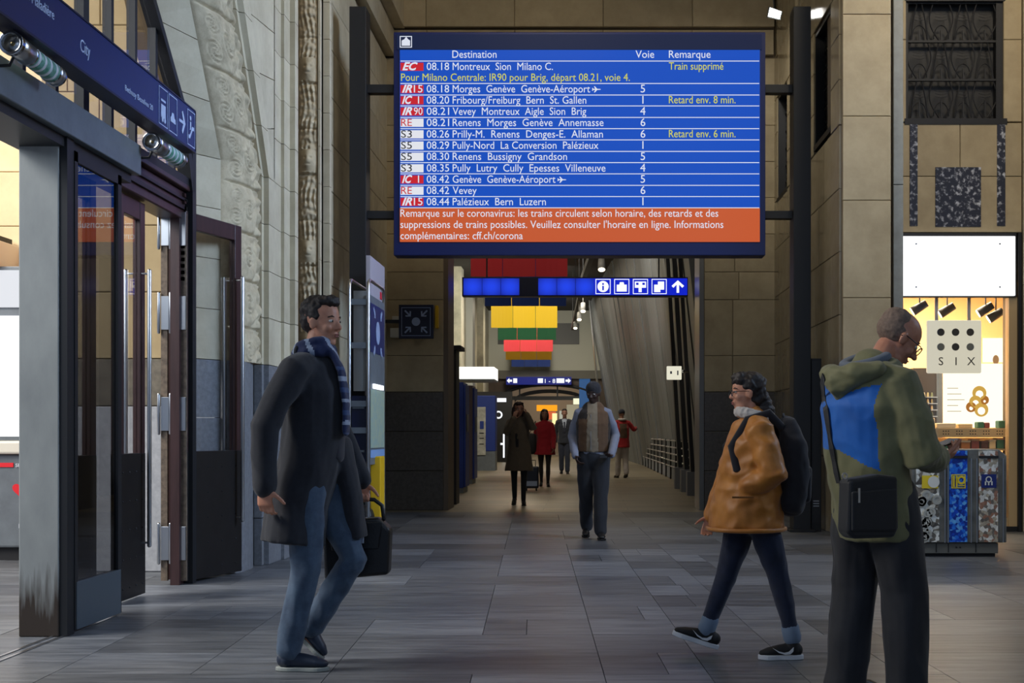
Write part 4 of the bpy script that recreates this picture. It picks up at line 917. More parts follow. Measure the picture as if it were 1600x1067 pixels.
# leaning panelled wall at right
lw = struct('wall_leaning')
PAN = mat('leaning_panel', (108, 113, 116), .55, rnd=.24, var=.6, scale=1.5, stretch=(3, 3, .3), rgb2=(80, 80, 78))
def lean(y, z):
    u = (y-30)/(63-30); u = max(-.35, min(1.05, u)); xb_ = 2.62+(1.55-2.62)*u; xt = 1.75+(.15-1.75)*u      # at z=0, z=7.5
    return xb_+(xt-xb_)*z/7.5
rr = random.Random(9); y = 27.5; k = 0
while y < 63.5:
    w_ = rr.uniform(.75, 1.15)*(1+(y-27)/60); dx = rr.choice([0, .03, .06, .02]); g = G()
    for z in (0.0, 7.6):
        for yy, o_ in ((y, 0), (y+w_-.008, 0), (y+w_-.008, .35), (y, .35)): g.v.append((lean(yy, z)+dx+o_, yy, z))
    g.f = [(0, 3, 2, 1), (4, 5, 6, 7), (0, 1, 5, 4), (1, 2, 6, 5), (2, 3, 7, 6), (3, 0, 4, 7)]; g.m = [0]*6
    g.build('wall_panel', PAN, lw); y += w_
g = G()
for z in (0, 7.6):
    for yy, o_ in ((27.0, .42), (YE, .42), (YE, .8), (27.0, .8)): g.v.append((lean(yy, z)+o_, yy, z))
g.f = [(0, 3, 2, 1), (4, 5, 6, 7), (0, 1, 5, 4), (1, 2, 6, 5), (2, 3, 7, 6), (3, 0, 4, 7)]; g.m = [0]*6; g.build('wall_core', PAN, lw)
g = G(); g.tube([(sX(921, 60), 60, 7.4), (sX(936, 60), 60, 2.6)], .05, n=8); g.build('edge_tube', STEEL, lw)
wdr = struct('wall_passage_right')
g = G(); g.box(3.0, 20.3, 0, 3.3, 30, 7.5); g.build('wall_plane', mat('passage_dark_side', (38, 38, 40), .5), wdr)
for k, (a_, b_, Y_) in enumerate(((1062, 1068, 27), (1072, 1079, 25.5), (1082, 1088, 24))):
    g = G(); x0, x1 = sX(a_, Y_), sX(b_, Y_)
    for z in (0.45, 7.5):
        o_ = -.06*z
        g.v += [(x0+o_, Y_, z), (x1+o_, Y_, z), (x1+o_, Y_+.3, z), (x0+o_, Y_+.3, z)]
    g.f = [(0, 3, 2, 1), (4, 5, 6, 7), (0, 1, 5, 4), (1, 2, 6, 5), (2, 3, 7, 6), (3, 0, 4, 7)]; g.m = [0]*6; g.build('dark_fin', mat('dark_fin', (30, 30, 32), .5), wdr)
    g = G(); g.box(x0-.1, Y_-.02, 0, x1+.02, Y_+.3, .45); g.build('fin_foot', mat('concrete_foot', (118, 120, 124), .6), wdr)
# railing
t = thing('railing', 'steel railing with horizontal rails along the leaning wall', 'railing', (2.2, 40, 0))
for k in range(2):
    y0, y1 = ((27.5, 34.5), (35.2, 58))[k]
    for z in (.99, .82, .65, .48, .33):
        g = G(); g.tube([(2.22-(y0-27)*.006, y0, z), (2.22-(y1-27)*.006, y1, z)], .018, n=8); g.build('rail', STEEL, t, smooth=True)
FOOT = mat('railing_foot_panel', (120, 128, 140), .5)
y = 27.6
while y < 58:
    x = 2.22-(y-27)*.006
    g = G(); g.box(x-.02, y, 0, x+.02, y+.06, 1.02); g.build('post', DARK, t)
    g = G(); g.box(x-.01, y+.16, .02, x+.03, y+1.35, .30); g.build('foot_panel', FOOT, t); y += 1.75
t = thing('square_lit_sign', 'small square white sign on a bracket on the leaning wall', 'sign', (1.8, 23.6, 2.5)); Y_ = 23.6
g = G(); g.box(sX(1042, Y_), Y_, sZ(593, Y_), sX(1065, Y_), Y_+.08, sZ(572, Y_)); g.build('lit_face', mat('square_sign_face', (240, 236, 214), .5, emit=.9), t, bevel=.01)
g = G(); g.box(sX(1047, Y_), Y_-.004, sZ(584, Y_), sX(1050, Y_), Y_, sZ(580, Y_)); g.box(sX(1058, Y_), Y_-.004, sZ(586, Y_), sX(1060, Y_), Y_, sZ(579, Y_)); g.build('symbol', SI, t)
g = G(); g.tube([(sX(1065, Y_), Y_+.04, sZ(581, Y_)), (sX(1075, Y_), Y_+.04, sZ(581, Y_))], .015, n=8); g.ell((sX(1068, Y_), Y_, sZ(580, Y_)), (.03, .03, .03)); g.build('bracket', STEEL, t)

# ============================================================ SHOP
t_ = struct('wall_shop_interior')
WARM = mat('shop_warm_wall', (236, 204, 150), .6); SHC = mat('shop_ceiling', (214, 178, 120), .7)
g = G(); g.box(3.5, 18.6, 0, 6.4, 18.8, 3.5); g.build('back_wall', WARM, t_)
g = G(); g.box(3.4, 15.8, 0, 3.5, 18.8, 3.5); g.box(6.4, 15.8, 0, 6.5, 18.8, 3.5); g.build('side_wall', WARM, t_)
g = G(); g.box(3.4, 15.5, 3.15, 6.5, 18.8, 3.3); g.build('shop_ceiling', SHC, t_)
g = G(); g.box(3.4, 15.35, -.01, 6.5, 18.8, .012); g.build('shop_floor', mat('shop_floor', (180, 150, 110), .4), t_)
def hx2(p): return sX(p, 15.3)
def hz2(p): return sZ(p, 15.3)
t = thing('shop_lightbox', 'blank white lit fascia panel over the jewellery shop window', 'lightbox', (4.4, 15.3, 2.8))
g = G(); g.box(hx2(1403), 15.24, hz2(465), hx2(1586), 15.34, hz2(365)); g.build('casing', DARK, t, bevel=.004)
g = G(); g.box(hx2(1407), 15.2, hz2(463), hx2(1582), 15.24, hz2(371)); g.build('lit_panel', mat('fascia_white', (255, 255, 255), .5, emit=2.2), t, bevel=.004)
for p in (1428, 1558):
    for q in (383, 450): g = G(); g.disc((hx2(p), 15.2, hz2(q)), .012, (0, -1, 0), .006, 10); g.build('fixing_screw', STEEL, t)
wn = struct('window_4')
FRM = mat('shop_frame_beige', (196, 168, 124), .4)
g = G(); g.box(hx2(1403), 15.26, 0, hx2(1408), 15.36, hz2(465)); g.box(hx2(1588), 15.22, 0, hx2(1593), 15.36, hz2(365)); g.box(hx2(1403), 15.26, 0, hx2(1590), 15.34, .06); g.build('dark_frame', DARK, wn)
g = G(); g.box(hx2(1575), 15.27, .04, hx2(1588), 15.4, hz2(465)); g.build('window_frame', FRM, wn)
g = G(); g.box(hx2(1408), 15.31, .06, hx2(1575), 15.318, hz2(465)); g.build('glass_pane', GLASS, wn)
g = G(); g.box(hx2(1408), 15.3, .06, hx2(1575), 15.34, .16); g.build('bottom_frame', FRM, wn)
t = thing('shop_hanging_sign', 'square white hanging sign with six dots reading SIX in the shop window', 'sign', (4.3, 15.5, 1.8))
Y_ = 15.5; q = lambda p: sX(p, Y_); r_ = lambda p: sZ(p, Y_)
g = G(); g.box(q(1449), Y_, r_(583), q(1534), Y_+.07, r_(500)); g.build('plate', mat('sign_cream', (238, 232, 208), .5, emit=.75), t, bevel=.02, seg=3)
for i, (p, yy) in enumerate([(1470, 519), (1493, 519), (1516, 519), (1470, 542), (1493, 542), (1516, 542)]):
    g = G(); g.disc((q(p), Y_, r_(yy)), 5.9*Y_/F, (0, -1, 0), .004, 20); g.build('dot', mat('dot_dark', (34, 28, 26), .5) if i not in (3, 5) else mat('dot_grey', (110, 118, 118), .5), t)
for ch, p in (('S', 1466), ('I', 1491.5), ('X', 1511)): text(ch, t, (q(p), Y_-.002, r_(570.5)), .14, mat('dot_dark', (34, 28, 26)), None)
for p in (1464, 1515): g = G(); g.box(q(p)-.02, Y_+.02, r_(500), q(p)+.02, Y_+.04, 3.15); g.build('hanger', STEEL, t)
def poster(name, lab, a_, b_, c_, d_, Y_, build):
    t = thing(name, lab, 'poster', (sX(a_, Y_), Y_, sZ(d_, Y_))); g = G(); g.box(sX(a_, Y_), Y_, sZ(d_, Y_), sX(b_, Y_), Y_+.02, sZ(c_, Y_)); g.build('sheet', mat('poster_white_glow', (255, 247, 228), .6, emit=1.3), t); build(t, Y_); return t  # paper sheet given a glow so that it looks brightly lit
def pb(t, Y_):
    go = mat('poster_gold', (236, 186, 80), .5, emit=.75); gd = mat('poster_copper', (196, 122, 40), .5, emit=.7)
    for p, yy, r, m_ in ((1530, 614, 11, go), (1524, 628, 10, go), (1533, 640, 11, go), (1517, 636, 8, gd), (1538, 625, 7, gd)):
        g = G(); 
        for k in range(3): g.ring((sX(p, Y_), Y_-.005-.002*k, sZ(yy+k, Y_)), (r-3-k)*Y_/F, (r-k*1.4)*Y_/F, (0, -1, 0), .003, 24)
        g.build('ring_picture', m_, t)
    for k in range(5): g = G(); g.box(sX(1480, Y_), Y_-.004, sZ(606+9*k+1, Y_), sX(1497+5*(k % 3), Y_), Y_, sZ(606+9*k, Y_)); g.build('text_line', mat('poster_grey_line', (214, 190, 150), .5, emit=.6), t)
poster('jewellery_poster', 'bright white poster picturing gold rings in the shop window', 1474, 1574, 568, 668, 16.2, pb)
def pb2(t, Y_):
    g = G(); g.ell((sX(1556, Y_), Y_, sZ(562, Y_)), (.04, .005, .06)); g.build('picture', mat('poster_copper2', (206, 150, 90), .5, emit=.6), t)
poster('upper_poster', 'white poster high on the right inside the shop', 1536, 1574, 528, 566, 16.4, pb2)
t = thing('dark_display_cabinet', 'dark cabinet with rows of small goods at left inside the shop', 'cabinet', (4.05, 16.6, 0)); Y_ = 16.6
g = G(); g.box(sX(1427, Y_), Y_, 0, sX(1463, Y_), Y_+.4, sZ(575, Y_)); g.build('body', mat('cabinet_brown', (66, 58, 48), .5), t)
g = G(); g.box(sX(1463, Y_), Y_-.01, 0, sX(1472, Y_), Y_+.4, sZ(575, Y_)); g.build('grey_side_post', GREYP, t); g = G(); g.box(sX(1472, Y_), Y_-.01, 0, sX(1476, Y_), Y_+.4, sZ(575, Y_)); g.build('beige_side_post', FRM, t)
rr = random.Random(3)
for r in range(4):
    for c in range(5):
        x = sX(1431+6*c, Y_); z = sZ(650-10*r, Y_); g = G(); g.tube([(x, Y_-.03, z), (x, Y_-.03, z+.045)], [.018, .012], n=8); tag(g.build('small_bottle', mat('bottle_%d' % ((r+c) % 3), [(170, 160, 120), (120, 128, 96), (200, 184, 150)][(r+c) % 3], .4), None), 'tiny bottle, %s shelf of the dark shop cabinet, %s from left' % (('bottom', 'third', 'second', 'top')[r], ('first', 'second', 'third', 'fourth', 'fifth')[c]), 'bottle', 'small bottles in the dark shop cabinet')
    g = G(); g.box(sX(1427, Y_), Y_-.06, sZ(650-10*r, Y_)-.01, sX(1463, Y_), Y_, sZ(650-10*r, Y_)); g.build('shelf', STEEL, t)
t = thing('display_counter', 'cream perforated shelf counter across the shop window', 'shelf', (4.4, 15.6, 0)); Y_ = 15.6
g = G(); g.box(sX(1405, Y_), Y_, sZ(683, Y_), sX(1576, Y_), Y_+.3, sZ(669, Y_)); g.build('upper_rail', mat('perforated_cream', (200, 176, 132), .5), t, bevel=.004)
g = G()
for c in range(7):
    for i in range(3):
        for j in range(2): g.disc((sX(1432+21*c+4*i, Y_), Y_, sZ(673.5+4.5*j, Y_)), .008, (0, -1, 0), .003, 8)
tag(g.build('perforation', DARK, t), kind='stuff')
g = G(); g.box(sX(1405, Y_), Y_, sZ(704, Y_), sX(1576, Y_), Y_+.35, sZ(701, Y_)); g.build('lower_shelf', FRM, t)
g = G(); g.box(sX(1405, Y_), Y_+.35, 0, sX(1576, Y_), Y_+.38, sZ(684, Y_)); g.build('back_panel', WARM, t)
rr = random.Random(12)
PC = [(150, 70, 60), (96, 52, 40), (236, 210, 160), (60, 120, 92), (240, 226, 196), (190, 120, 60)]
for i, (p, wd, top) in enumerate([(1428, 9, 687), (1441, 14, 693), (1458, 12, 692), (1474, 12, 691), (1490, 10, 690), (1504, 14, 688), (1520, 12, 686), (1536, 10, 689), (1548, 10, 687), (1560, 11, 684)]):
    tt = thing('gift_box', 'small %s item on the lower shelf, %s from the left' % (('red', 'brown', 'cream', 'green', 'ivory', 'orange')[i % 6], ('first', 'second', 'third', 'fourth', 'fifth', 'sixth', 'seventh', 'eighth', 'ninth', 'tenth')[i]), 'goods', (sX(p, Y_), Y_+.1, sZ(701, Y_)), 'goods on the lower shop shelf')
    g = G(); g.box(sX(p, Y_), Y_+.05, sZ(701, Y_), sX(p+wd, Y_), Y_+.2, sZ(top+3, Y_)); g.build('box', mat('goods_%d' % (i % 6), PC[i % 6], .5), tt, bevel=.006)
    g = G(); g.box(sX(p, Y_)-.004, Y_+.045, sZ(top+3, Y_), sX(p+wd, Y_)+.004, Y_+.205, sZ(top, Y_)); g.build('lid', mat('goods_lid_%d' % (i % 3), [(200, 150, 110), (120, 70, 60), (230, 214, 180)][i % 3], .5), tt, bevel=.004)
for i, (p, wd, top, cc) in enumerate([(1441, 22, 653, 4), (1466, 30, 661, 4), (1500, 22, 662, 2), (1530, 10, 659, 3), (1541, 8, 660, 0), (1563, 10, 657, 3)]):
    tt = thing('display_tray', 'small %s display item on the upper rail, %s from the left' % (('cream', 'low cream', 'ivory', 'green', 'red', 'dark green')[i], ('first', 'second', 'third', 'fourth', 'fifth', 'sixth')[i]), 'goods', (sX(p, Y_), Y_+.1, sZ(669, Y_)), 'goods on the upper shop rail')
    g = G(); g.box(sX(p, Y_), Y_+.05, sZ(669, Y_), sX(p+wd, Y_), Y_+.2, sZ(top, Y_)); g.build('tray', mat('goods_%d' % cc, PC[cc], .5), tt, bevel=.012)
for k, (p, yy) in enumerate(((1437, 480), (1480, 484), (1540, 483), (1556, 492))):
    Ysp = 16.1; spot(sX(p, Ysp), Ysp, sZ(yy, Ysp), 'dark ceiling spotlight in the shop, %s from the left' % ('first', 'second', 'third', 'fourth')[k], 'shop ceiling spotlights', .06, BLACK, aim=(-.8, .2, -.5), L=.2, top=3.15)

# recycling station
Y_ = 12.1; t = thing('recycling_station', 'grey recycling bin station with see-through litter fronts by the shop', 'recycling bin', (3.55, Y_, 0))
def rx(p): return sX(p, Y_)
def rz(p): return sZ(p, Y_)
BG = mat('bin_grey', (122, 122, 116), .45, var=.3, scale=6)
g = G(); pts = [(rx(1425), Y_+.02, rz(848)), (rx(1574), Y_+.02, rz(848)), (rx(1574), Y_+.02, rz(712)), (rx(1562), Y_+.02, rz(702)), (rx(1425), Y_+.02, rz(702))]; g.prism(pts, (0, .5, 0)); g.build('body', BG, t, bevel=.008)
g = G(); g.box(rx(1425), Y_+.06, .03, rx(1563), Y_+.45, rz(849)); g.build('plinth', mat('bin_plinth', (104, 104, 98), .5), t, bevel=.004)
g = G(); g.box(rx(1420), Y_+.1, 0, rx(1560), Y_+.42, .03); g.build('foot', DARK, t)
def litter(name, cols, sc):
    m = D.materials.new(name); m.use_nodes = True; nt = m.node_tree; n = nt.nodes; l = nt.links; b = n['Principled BSDF']; b.inputs['Roughness'].default_value = .3
    geo = n.new('ShaderNodeNewGeometry'); vo = n.new('ShaderNodeTexVoronoi'); vo.inputs['Scale'].default_value = sc; cr = n.new('ShaderNodeValToRGB'); cr.color_ramp.interpolation = 'CONSTANT'
    sp = n.new('ShaderNodeSeparateColor'); l.new(geo.outputs['Position'], vo.inputs['Vector']); l.new(vo.outputs['Color'], sp.inputs[0]); l.new(sp.outputs[0], cr.inputs[0])
    for i, c in enumerate(cols):
        e = cr.color_ramp.elements[i] if i < 2 else cr.color_ramp.elements.new(i/len(cols)); e.position = i/len(cols); e.color = lin(c)+(1,)
    nz = n.new('ShaderNodeTexNoise'); nz.inputs['Scale'].default_value = sc*1.4; mx = n.new('ShaderNodeMix'); mx.data_type = 'RGBA'; mx.blend_type = 'OVERLAY'; mx.inputs[0].default_value = .7
    l.new(geo.outputs['Position'], nz.inputs['Vector']); l.new(cr.outputs[0], mx.inputs[6]); l.new(nz.outputs[0], mx.inputs[7]); l.new(mx.outputs[2], b.inputs['Base Color']); return m
LM = [litter('litter_cans', [(196, 196, 188), (120, 112, 100), (230, 230, 222), (80, 76, 70)], 26), litter('litter_blue_bottles', [(10, 70, 190), (30, 110, 220), (8, 50, 150), (90, 160, 230)], 34), litter('litter_paper', [(170, 160, 140), (206, 204, 196), (150, 110, 90), (110, 104, 96), (230, 228, 220)], 30)]
for k, (a_, b_) in enumerate(((1432, 1468), (1484, 1512), (1530, 1560))):
    g = G(); g.box(rx(a_), Y_+.012, rz(847), rx(b_), Y_+.03, rz(704)); g.build('litter_front', LM[k], t)
    g = G(); g.box(rx(a_), Y_-.004, rz(716), rx(b_), Y_+.015, rz(712)); g.build('slot', DARK, t)
for p in (1476, 1481, 1517, 1526, 1567): g = G(); g.box(rx(p), Y_+.005, rz(848), rx(p+1.6), Y_+.03, rz(716)); g.build('trim_strip', STEEL, t)
rr = random.Random(8)
for k in range(15):            # crushed can ends in the first front
    p = 1438+rr.random()*26; yy = 765+rr.random()*76; g = G(); g.disc((rx(p), Y_+.012, rz(yy)), .05, (0, -1, 0), .012, 16, .045); g.ring((rx(p), Y_, rz(yy)), .025, .045, (0, -1, 0), .008, 16); g.build('can_end', mat('can_end', (206, 204, 192), .3, .5, rnd=.2), t)
STK = [(1440, 1456, (222, 196, 40)), (1488, 1507, (222, 196, 40)), (1534, 1550, (14, 36, 110))]
g = G(); g.box(rx(1441), Y_+.004, rz(763), rx(1466), Y_+.012, rz(743)); g.build('yellow_sticker', mat('sticker_yellow', (222, 196, 40), .5), t)
g = G(); g.disc((rx(1459), Y_+.004, rz(753)), .055, (0, -1, 0), .003, 20); g.build('can_symbol', mat('symbol_white', (214, 214, 206), .5), t)
g = G(); frame_rect(g, (rx(1487), Y_+.008, rz(763)), (1, 0, 0), (0, 0, 1), rx(1509)-rx(1487), rz(741)-rz(763), .009, (0, -1, 0)); g.box(rx(1489.5), Y_+.004, rz(761), rx(1492), Y_+.01, rz(743)); g.box(rx(1494), Y_+.004, rz(761), rx(1496.5), Y_+.01, rz(743)); g.ring((rx(1502.5), Y_+.01, rz(750)), .022, .042, (0, -1, 0), .006, 20); g.box(rx(1498), Y_+.004, rz(759.5), rx(1507), Y_+.01, rz(758)); g.build('bottle_sticker', mat('sticker_yellow', (222, 196, 40)), t)
g = G(); g.box(rx(1534), Y_+.004, rz(762), rx(1557), Y_+.012, rz(741)); g.build('navy_sticker', mat('sticker_navy', (14, 36, 110), .5), t)
g = G(); g.ring((rx(1545), Y_+.004, rz(749)), .02, .03, (0, -1, 0), .003, 16); 
for k in range(3): g.box(rx(1539+5*k), Y_, rz(758), rx(1541+5*k), Y_+.004, rz(752))
g.build('waste_symbol', mat('symbol_white', (214, 214, 206)), t)
for p in (1446, 1497, 1503): g = G(); g.disc((rx(p), Y_+.06, rz(856)), .008, (0, -1, 0), .006, 10); g.build('lock', DARK, t)
for p in (1465, 1484, 1527): g = G(); g.box(rx(p), Y_+.054, .04, rx(p+1), Y_+.062, rz(850)); g.build('plinth_joint', DARK, t)
# ============================================================ PEOPLE
def rotm(yaw=0, pitch=0, roll=0):
    return Matrix.Rotation(yaw, 3, 'Z') @ Matrix.Rotation(pitch, 3, 'Y') @ Matrix.Rotation(roll, 3, 'X')
def fuse(name, g, m, parent, voxel=.008, smooth=4, fold=None, matfn=None, deci=0):
    """one continuous skin over all the closed pieces in g"""
    me = D.meshes.new('tmp'); me.from_pydata(g.v, [], g.f)
    b_ = bmesh.new(); b_.from_mesh(me); bmesh.ops.recalc_face_normals(b_, faces=b_.faces); b_.to_mesh(me); b_.free()
    o = D.objects.new('tmp', me); COL.objects.link(o)
    r = o.modifiers.new('r', 'REMESH'); r.mode = 'VOXEL'; r.voxel_size = voxel
    if smooth: s = o.modifiers.new('s', 'SMOOTH'); s.factor = .6; s.iterations = smooth
    dgx = bpy.context.evaluated_depsgraph_get(); out = D.meshes.new_from_object(o.evaluated_get(dgx)); D.objects.remove(o); D.meshes.remove(me)
    out.name = name; out.materials.clear()
    for mm in (m if isinstance(m, (list, tuple)) else [m]): out.materials.append(mm)
    if fold:
        amp, fq, fn = fold; nv = len(out.vertices); nor = [v.normal.copy() for v in out.vertices]
        for v, nn in zip(out.vertices, nor):
            p = v.co; w1 = noise.noise(V((p.x*fq+3*p.z, p.y*fq-2*p.z, p.z*fq*fn))); w2 = noise.noise(V((p.x*fq*2.3, p.y*fq*2.3, p.z*fq*2.3*fn+7)))
            v.co = p+nn*amp*((1-2*abs(w1))*.7+w2*.5-.3)
    if matfn:
        for p in out.polygons: p.material_index = matfn(p.center)
    out.polygons.foreach_set('use_smooth', [True]*len(out.polygons))
    return link(name, out, parent)
def head_shape(g, c, R, s=1.0, female=False, nose=1.0):
    """c = middle of the head, R = head rotation; x forward, y left, z up"""
    def P(x, y, z): return V(c)+R @ (V((x, y, z))*s)
    def E(x, y, z, a, b, cc, R2=None): g.ell(P(x, y, z), (a*s, b*s, cc*s), R @ R2 if R2 else R, n=18)
    E(-.012, 0, .032, .100, .077, .086); E(.02, 0, .0, .070, .066, .085); E(.022, 0, -.045, .062, .055, .058)
    E(.048, 0, -.098, .030, .030 if female else .036, .024); E(.03, 0, -.082, .045, .050, .03)
    E(.066 if female else .070, 0, .024, .018, .048, .013)                                   # brow
    for q in (-1, 1):
        E(.056, .036*q, -.030, .024, .024, .024)                          # cheek
        E(-.002, .077*q, -.012, .020, .009, .031, rotm(-.35*q)); E(-.004, .083*q, -.002, .017, .006, .018, rotm(-.35*q))   # ear
    g.tube([P(.078, 0, .018), P(.090 if female else .094, 0, -.008), P(.099 if female else .105*nose, 0, -.030)], [(.009*s, .009*s), (.010*s, .010*s), (.013*s, .014*s)], n=10)
    for q in (-1, 1): E(.086 if female else .091, .012*q, -.033, .011, .008, .008)
    E(.080, 0, -.060, .013, .024, .007); E(.077, 0, -.072, .014, .021, .008)   # lips
def head_details(t, c, R, s, iris=(60, 45, 35), brow=(50, 38, 30), lip=None, skin=None):
    def P(x, y, z): return V(c)+R @ (V((x, y, z))*s)
    t = [x for x in t.children if x.name.startswith('body')][0]
    g = G(); gi = G(); gb = G()
    for q in (-1, 1):
        g = G(); g.ell(P(.0725, .031*q, .003), (.0135*s, .0145*s, .0085*s), R, n=12); g.build('eye', mat('eye_white', (205, 200, 192), .3), t, smooth=True)
        gi.ell(P(.0845, .032*q, .003), (.0025*s, .006*s, .006*s), R, n=10)
        gb.tube([P(.083, .014*q, .023), P(.082, .034*q, .028), P(.070, .052*q, .022)], [.003*s, .0036*s, .0025*s], n=6)
    gi.build('irises', mat('iris_%d_%d_%d' % iris, iris, .2), t, smooth=True); gb.build('eyebrows', mat('brow_%d_%d_%d' % brow, brow, .9), t, smooth=True)
    if lip:
        g = G(); g.ell(P(.0915, 0, -.061), (.005*s, .020*s, .0035*s), R, n=10); g.ell(P(.0885, 0, -.071), (.005*s, .017*s, .0045*s), R, n=10); g.build('lips', mat('lip_%d_%d_%d' % lip, lip, .4), t, smooth=True)
def hand_shape(g, wrist, d, palm, thumb, s=1.0, curl=.35, spread=.10, tc=.2):
    """d points to the fingertips, palm is the direction the palm faces, thumb the side of the thumb"""
    W = V(wrist); d = V(d).normalized(); palm = V(palm); palm = (palm-d*palm.dot(d)).normalized(); side = palm.cross(d).normalized()
    if side.dot(V(thumb)) < 0: side = -side
    g.tube([W-d*.02*s, W+d*.02*s, W+d*.055*s, W+d*.088*s], [(.018*s, .026*s), (.015*s, .031*s), (.014*s, .039*s), (.011*s, .040*s)], n=12, ref=palm)
    for i, (o_, L, r) in enumerate(((.031, .92, .0085), (.0105, 1.0, .0088), (-.0105, .95, .0084), (-.031, .76, .0074))):
        p = W+d*.086*s+side*o_*s; dd = (d+side*o_*spread*30*.1).normalized(); a = 0; pts = [p-dd*.01*s]; rs = [r*s]
        for k, sl in enumerate((.042, .027, .021)):
            a += curl*(1, 1.15, .8)[k]*(1+.08*i); q = (dd*math.cos(a)+palm*math.sin(a)); p = p+q*sl*L*s; pts.append(p); rs.append(r*s*(.98, .9, .8)[k])
        g.tube(pts, rs, n=8, ref=side)
    p = W+d*.022*s+side*.026*s; q = (d*.62+side*.72+palm*tc).normalized(); pts = [p-q*.01*s]; rs = [.013*s]
    for k, sl in enumerate((.040, .030, .024)):
        p = p+q*sl*s; pts.append(p); rs.append((.0115, .0098, .0085)[k]*s); q = (q+d*.28+palm*(tc+.1)).normalized()
    g.tube(pts, rs, n=8, ref=palm)
def shoe(t, heel, toe, s, upper, sole, lift=0, hw=1.0, ankle=None, hcol=.062, sneaker=False):
    H, T = V(heel), V(toe); d = (T-H).normalized(); L = (T-H).length; up = V((0, 0, 1)); up = (up-d*up.dot(d)).normalized()
    if ankle is None: ankle = H+d*.06*s+V((0, 0, .1*s))
    b = .018*s
    g = G(); g.tube([H+up*(b+.036*s)+d*.035*s, H+up*(b+.036*s)+d*.09*s, H+up*(b+.032*s)+d*(L*.55), H+up*(b+.024*s)+d*(L*.78), H+up*(b+.017*s)+d*(L-.022*s)], [(.040*s, .034*s*hw), (.040*s, .035*s*hw), (.034*s, .040*s*hw), (.026*s, .042*s*hw), (.018*s, .030*s*hw)], n=14, ref=up)
    g.tube([H+up*(b+.03*s)+d*.055*s, V(ankle)+V((0, 0, -.01))], [(.045*s, .036*s), (.042*s, .038*s)], n=12)
    su = fuse('shoe_upper', g, upper, t, .006*s, 3)
    g = G(); n_ = 16; out = []
    for k in range(n_+1):
        u = k/n_; w_ = (.031+.012*math.sin(min(1, u*1.35)*PI*.5)-.004*math.cos(u*4*PI))*s*hw*(1-max(0, (u-.8)/.2)**2*.75)*(1-max(0, (.12-u)/.12)**2*.5); out.append((u*L, w_))
    sd = d.cross(up); poly = [H+d*a+sd*w_ for a, w_ in out]+[H+d*a-sd*w_ for a, w_ in reversed(out)]
    g.prism([p for p in poly], up*(.028 if sneaker else .02)*s); g.build('shoe_sole', sole, su, bevel=.004)
def limb(g, pts, rad, n=14, ref=None): g.tube(pts, rad, n=n, ref=ref)
def human(name, label, loc, heading, J, skin, group=None, s=1.0, voxel=.006, hcurl=(.4, .4), hd=None, female=False, nose=1.0, vox2=.008, dirs=None, cat='person'):
    """body of one person: J holds joint positions in metres in the person's own frame (x forward, y left)"""
    t = thing(name, label, cat, loc, group); t.rotation_euler = (0, 0, heading); WL.pop(t.name, None)
    g = G(); j = {k: V(v) for k, v in J.items() if not k.startswith('hand')}
    pe, wa, ch, nb, hc = j['pelvis'], j['waist'], j['chest'], j['neck'], j['head']
    R = J.get('R') if False else (hd if hd else rotm())
    fr = .9 if female else 1
    g.tube([pe+V((0, 0, -.07*s)), pe+V((0, 0, .03*s)), wa, ch, ch*.45+nb*.55, nb], [(.085*s, .115*s), (.105*s, .150*s), (.090*s, .128*s*fr), (.105*s, .150*s*fr), (.085*s, .135*s*fr), (.058*s, .062*s)], n=18, ref=(1, 0, 0))
    hb = hc+R @ V((-.02*s, 0, -.06*s)); g.tube([nb-V((0, 0, .04*s)), nb*.5+hb*.5, hb], [(.060*s*fr, .060*s*fr), (.054*s*fr, .053*s*fr), (.052*s, .050*s)], n=14, ref=(1, 0, 0))
    head_shape(g, hc, R, s, female, nose)
    for i, sd in enumerate(('l', 'r')):
        sh, el, wr_ = j['sh'+sd], j['el'+sd], j['wr'+sd]
        g.tube([V((ch.x*.5+sh.x*.5, sh.y*.55, sh.z-.01*s)), V((sh.x, sh.y*.95, sh.z-.01*s)), sh*.5+el*.5, el, el*.6+wr_*.4, wr_], [.048*s, .048*s, .041*s, .036*s, .034*s, .024*s], n=12)
        hdv = J.get('hand'+sd)
        d, palm, th = hdv if hdv else ((wr_-el), (0, -1 if sd == 'l' else 1, 0), (1, 0, 0))
        hand_shape(g, wr_, d, palm, th, s*1.02, hcurl[i])
        hp, kn, an = j['hp'+sd], j['kn'+sd], j['an'+sd]
        g.tube([hp+V((0, 0, .03*s)), hp*.5+kn*.5, kn, kn*.65+an*.35, an], [.078*s, .070*s, .050*s, .048*s, .034*s], n=12)
        hl, to = j['hl'+sd], j['to'+sd]; up = V((0, 0, 1)); f = (to-hl).normalized()
        g.tube([hl+f*.04*s+up*.045*s, hl*.5+to*.5+up*.042*s, to-f*.04*s+up*.03*s], [.026*s, .026*s, .018*s], n=10); g.tube([an, hl+f*.05*s+up*.045*s], [.032*s, .026*s], n=10)
    fuse('body', g, skin, t, voxel, 3)
    return t, j
def sleeve(g, j, sd, s, r=(.068, .060, .056, .05), end=1.0, n=14):
    sh, el, w_ = j['sh'+sd], j['el'+sd], j['wr'+sd]; e = el+(w_-el)*end; inn = V((j['chest'].x*.5+sh.x*.5, sh.y*.55, sh.z+.0*s)); shb = V((sh.x, sh.y*.93, sh.z-.012*s))
    g.tube([inn, shb, sh*.5+el*.5, el, (el+e)/2, e], [r[0]*s*1.05, r[0]*s, r[1]*s, r[2]*s*1.04, (r[2]+r[3])/2*s, r[3]*s], n=n)
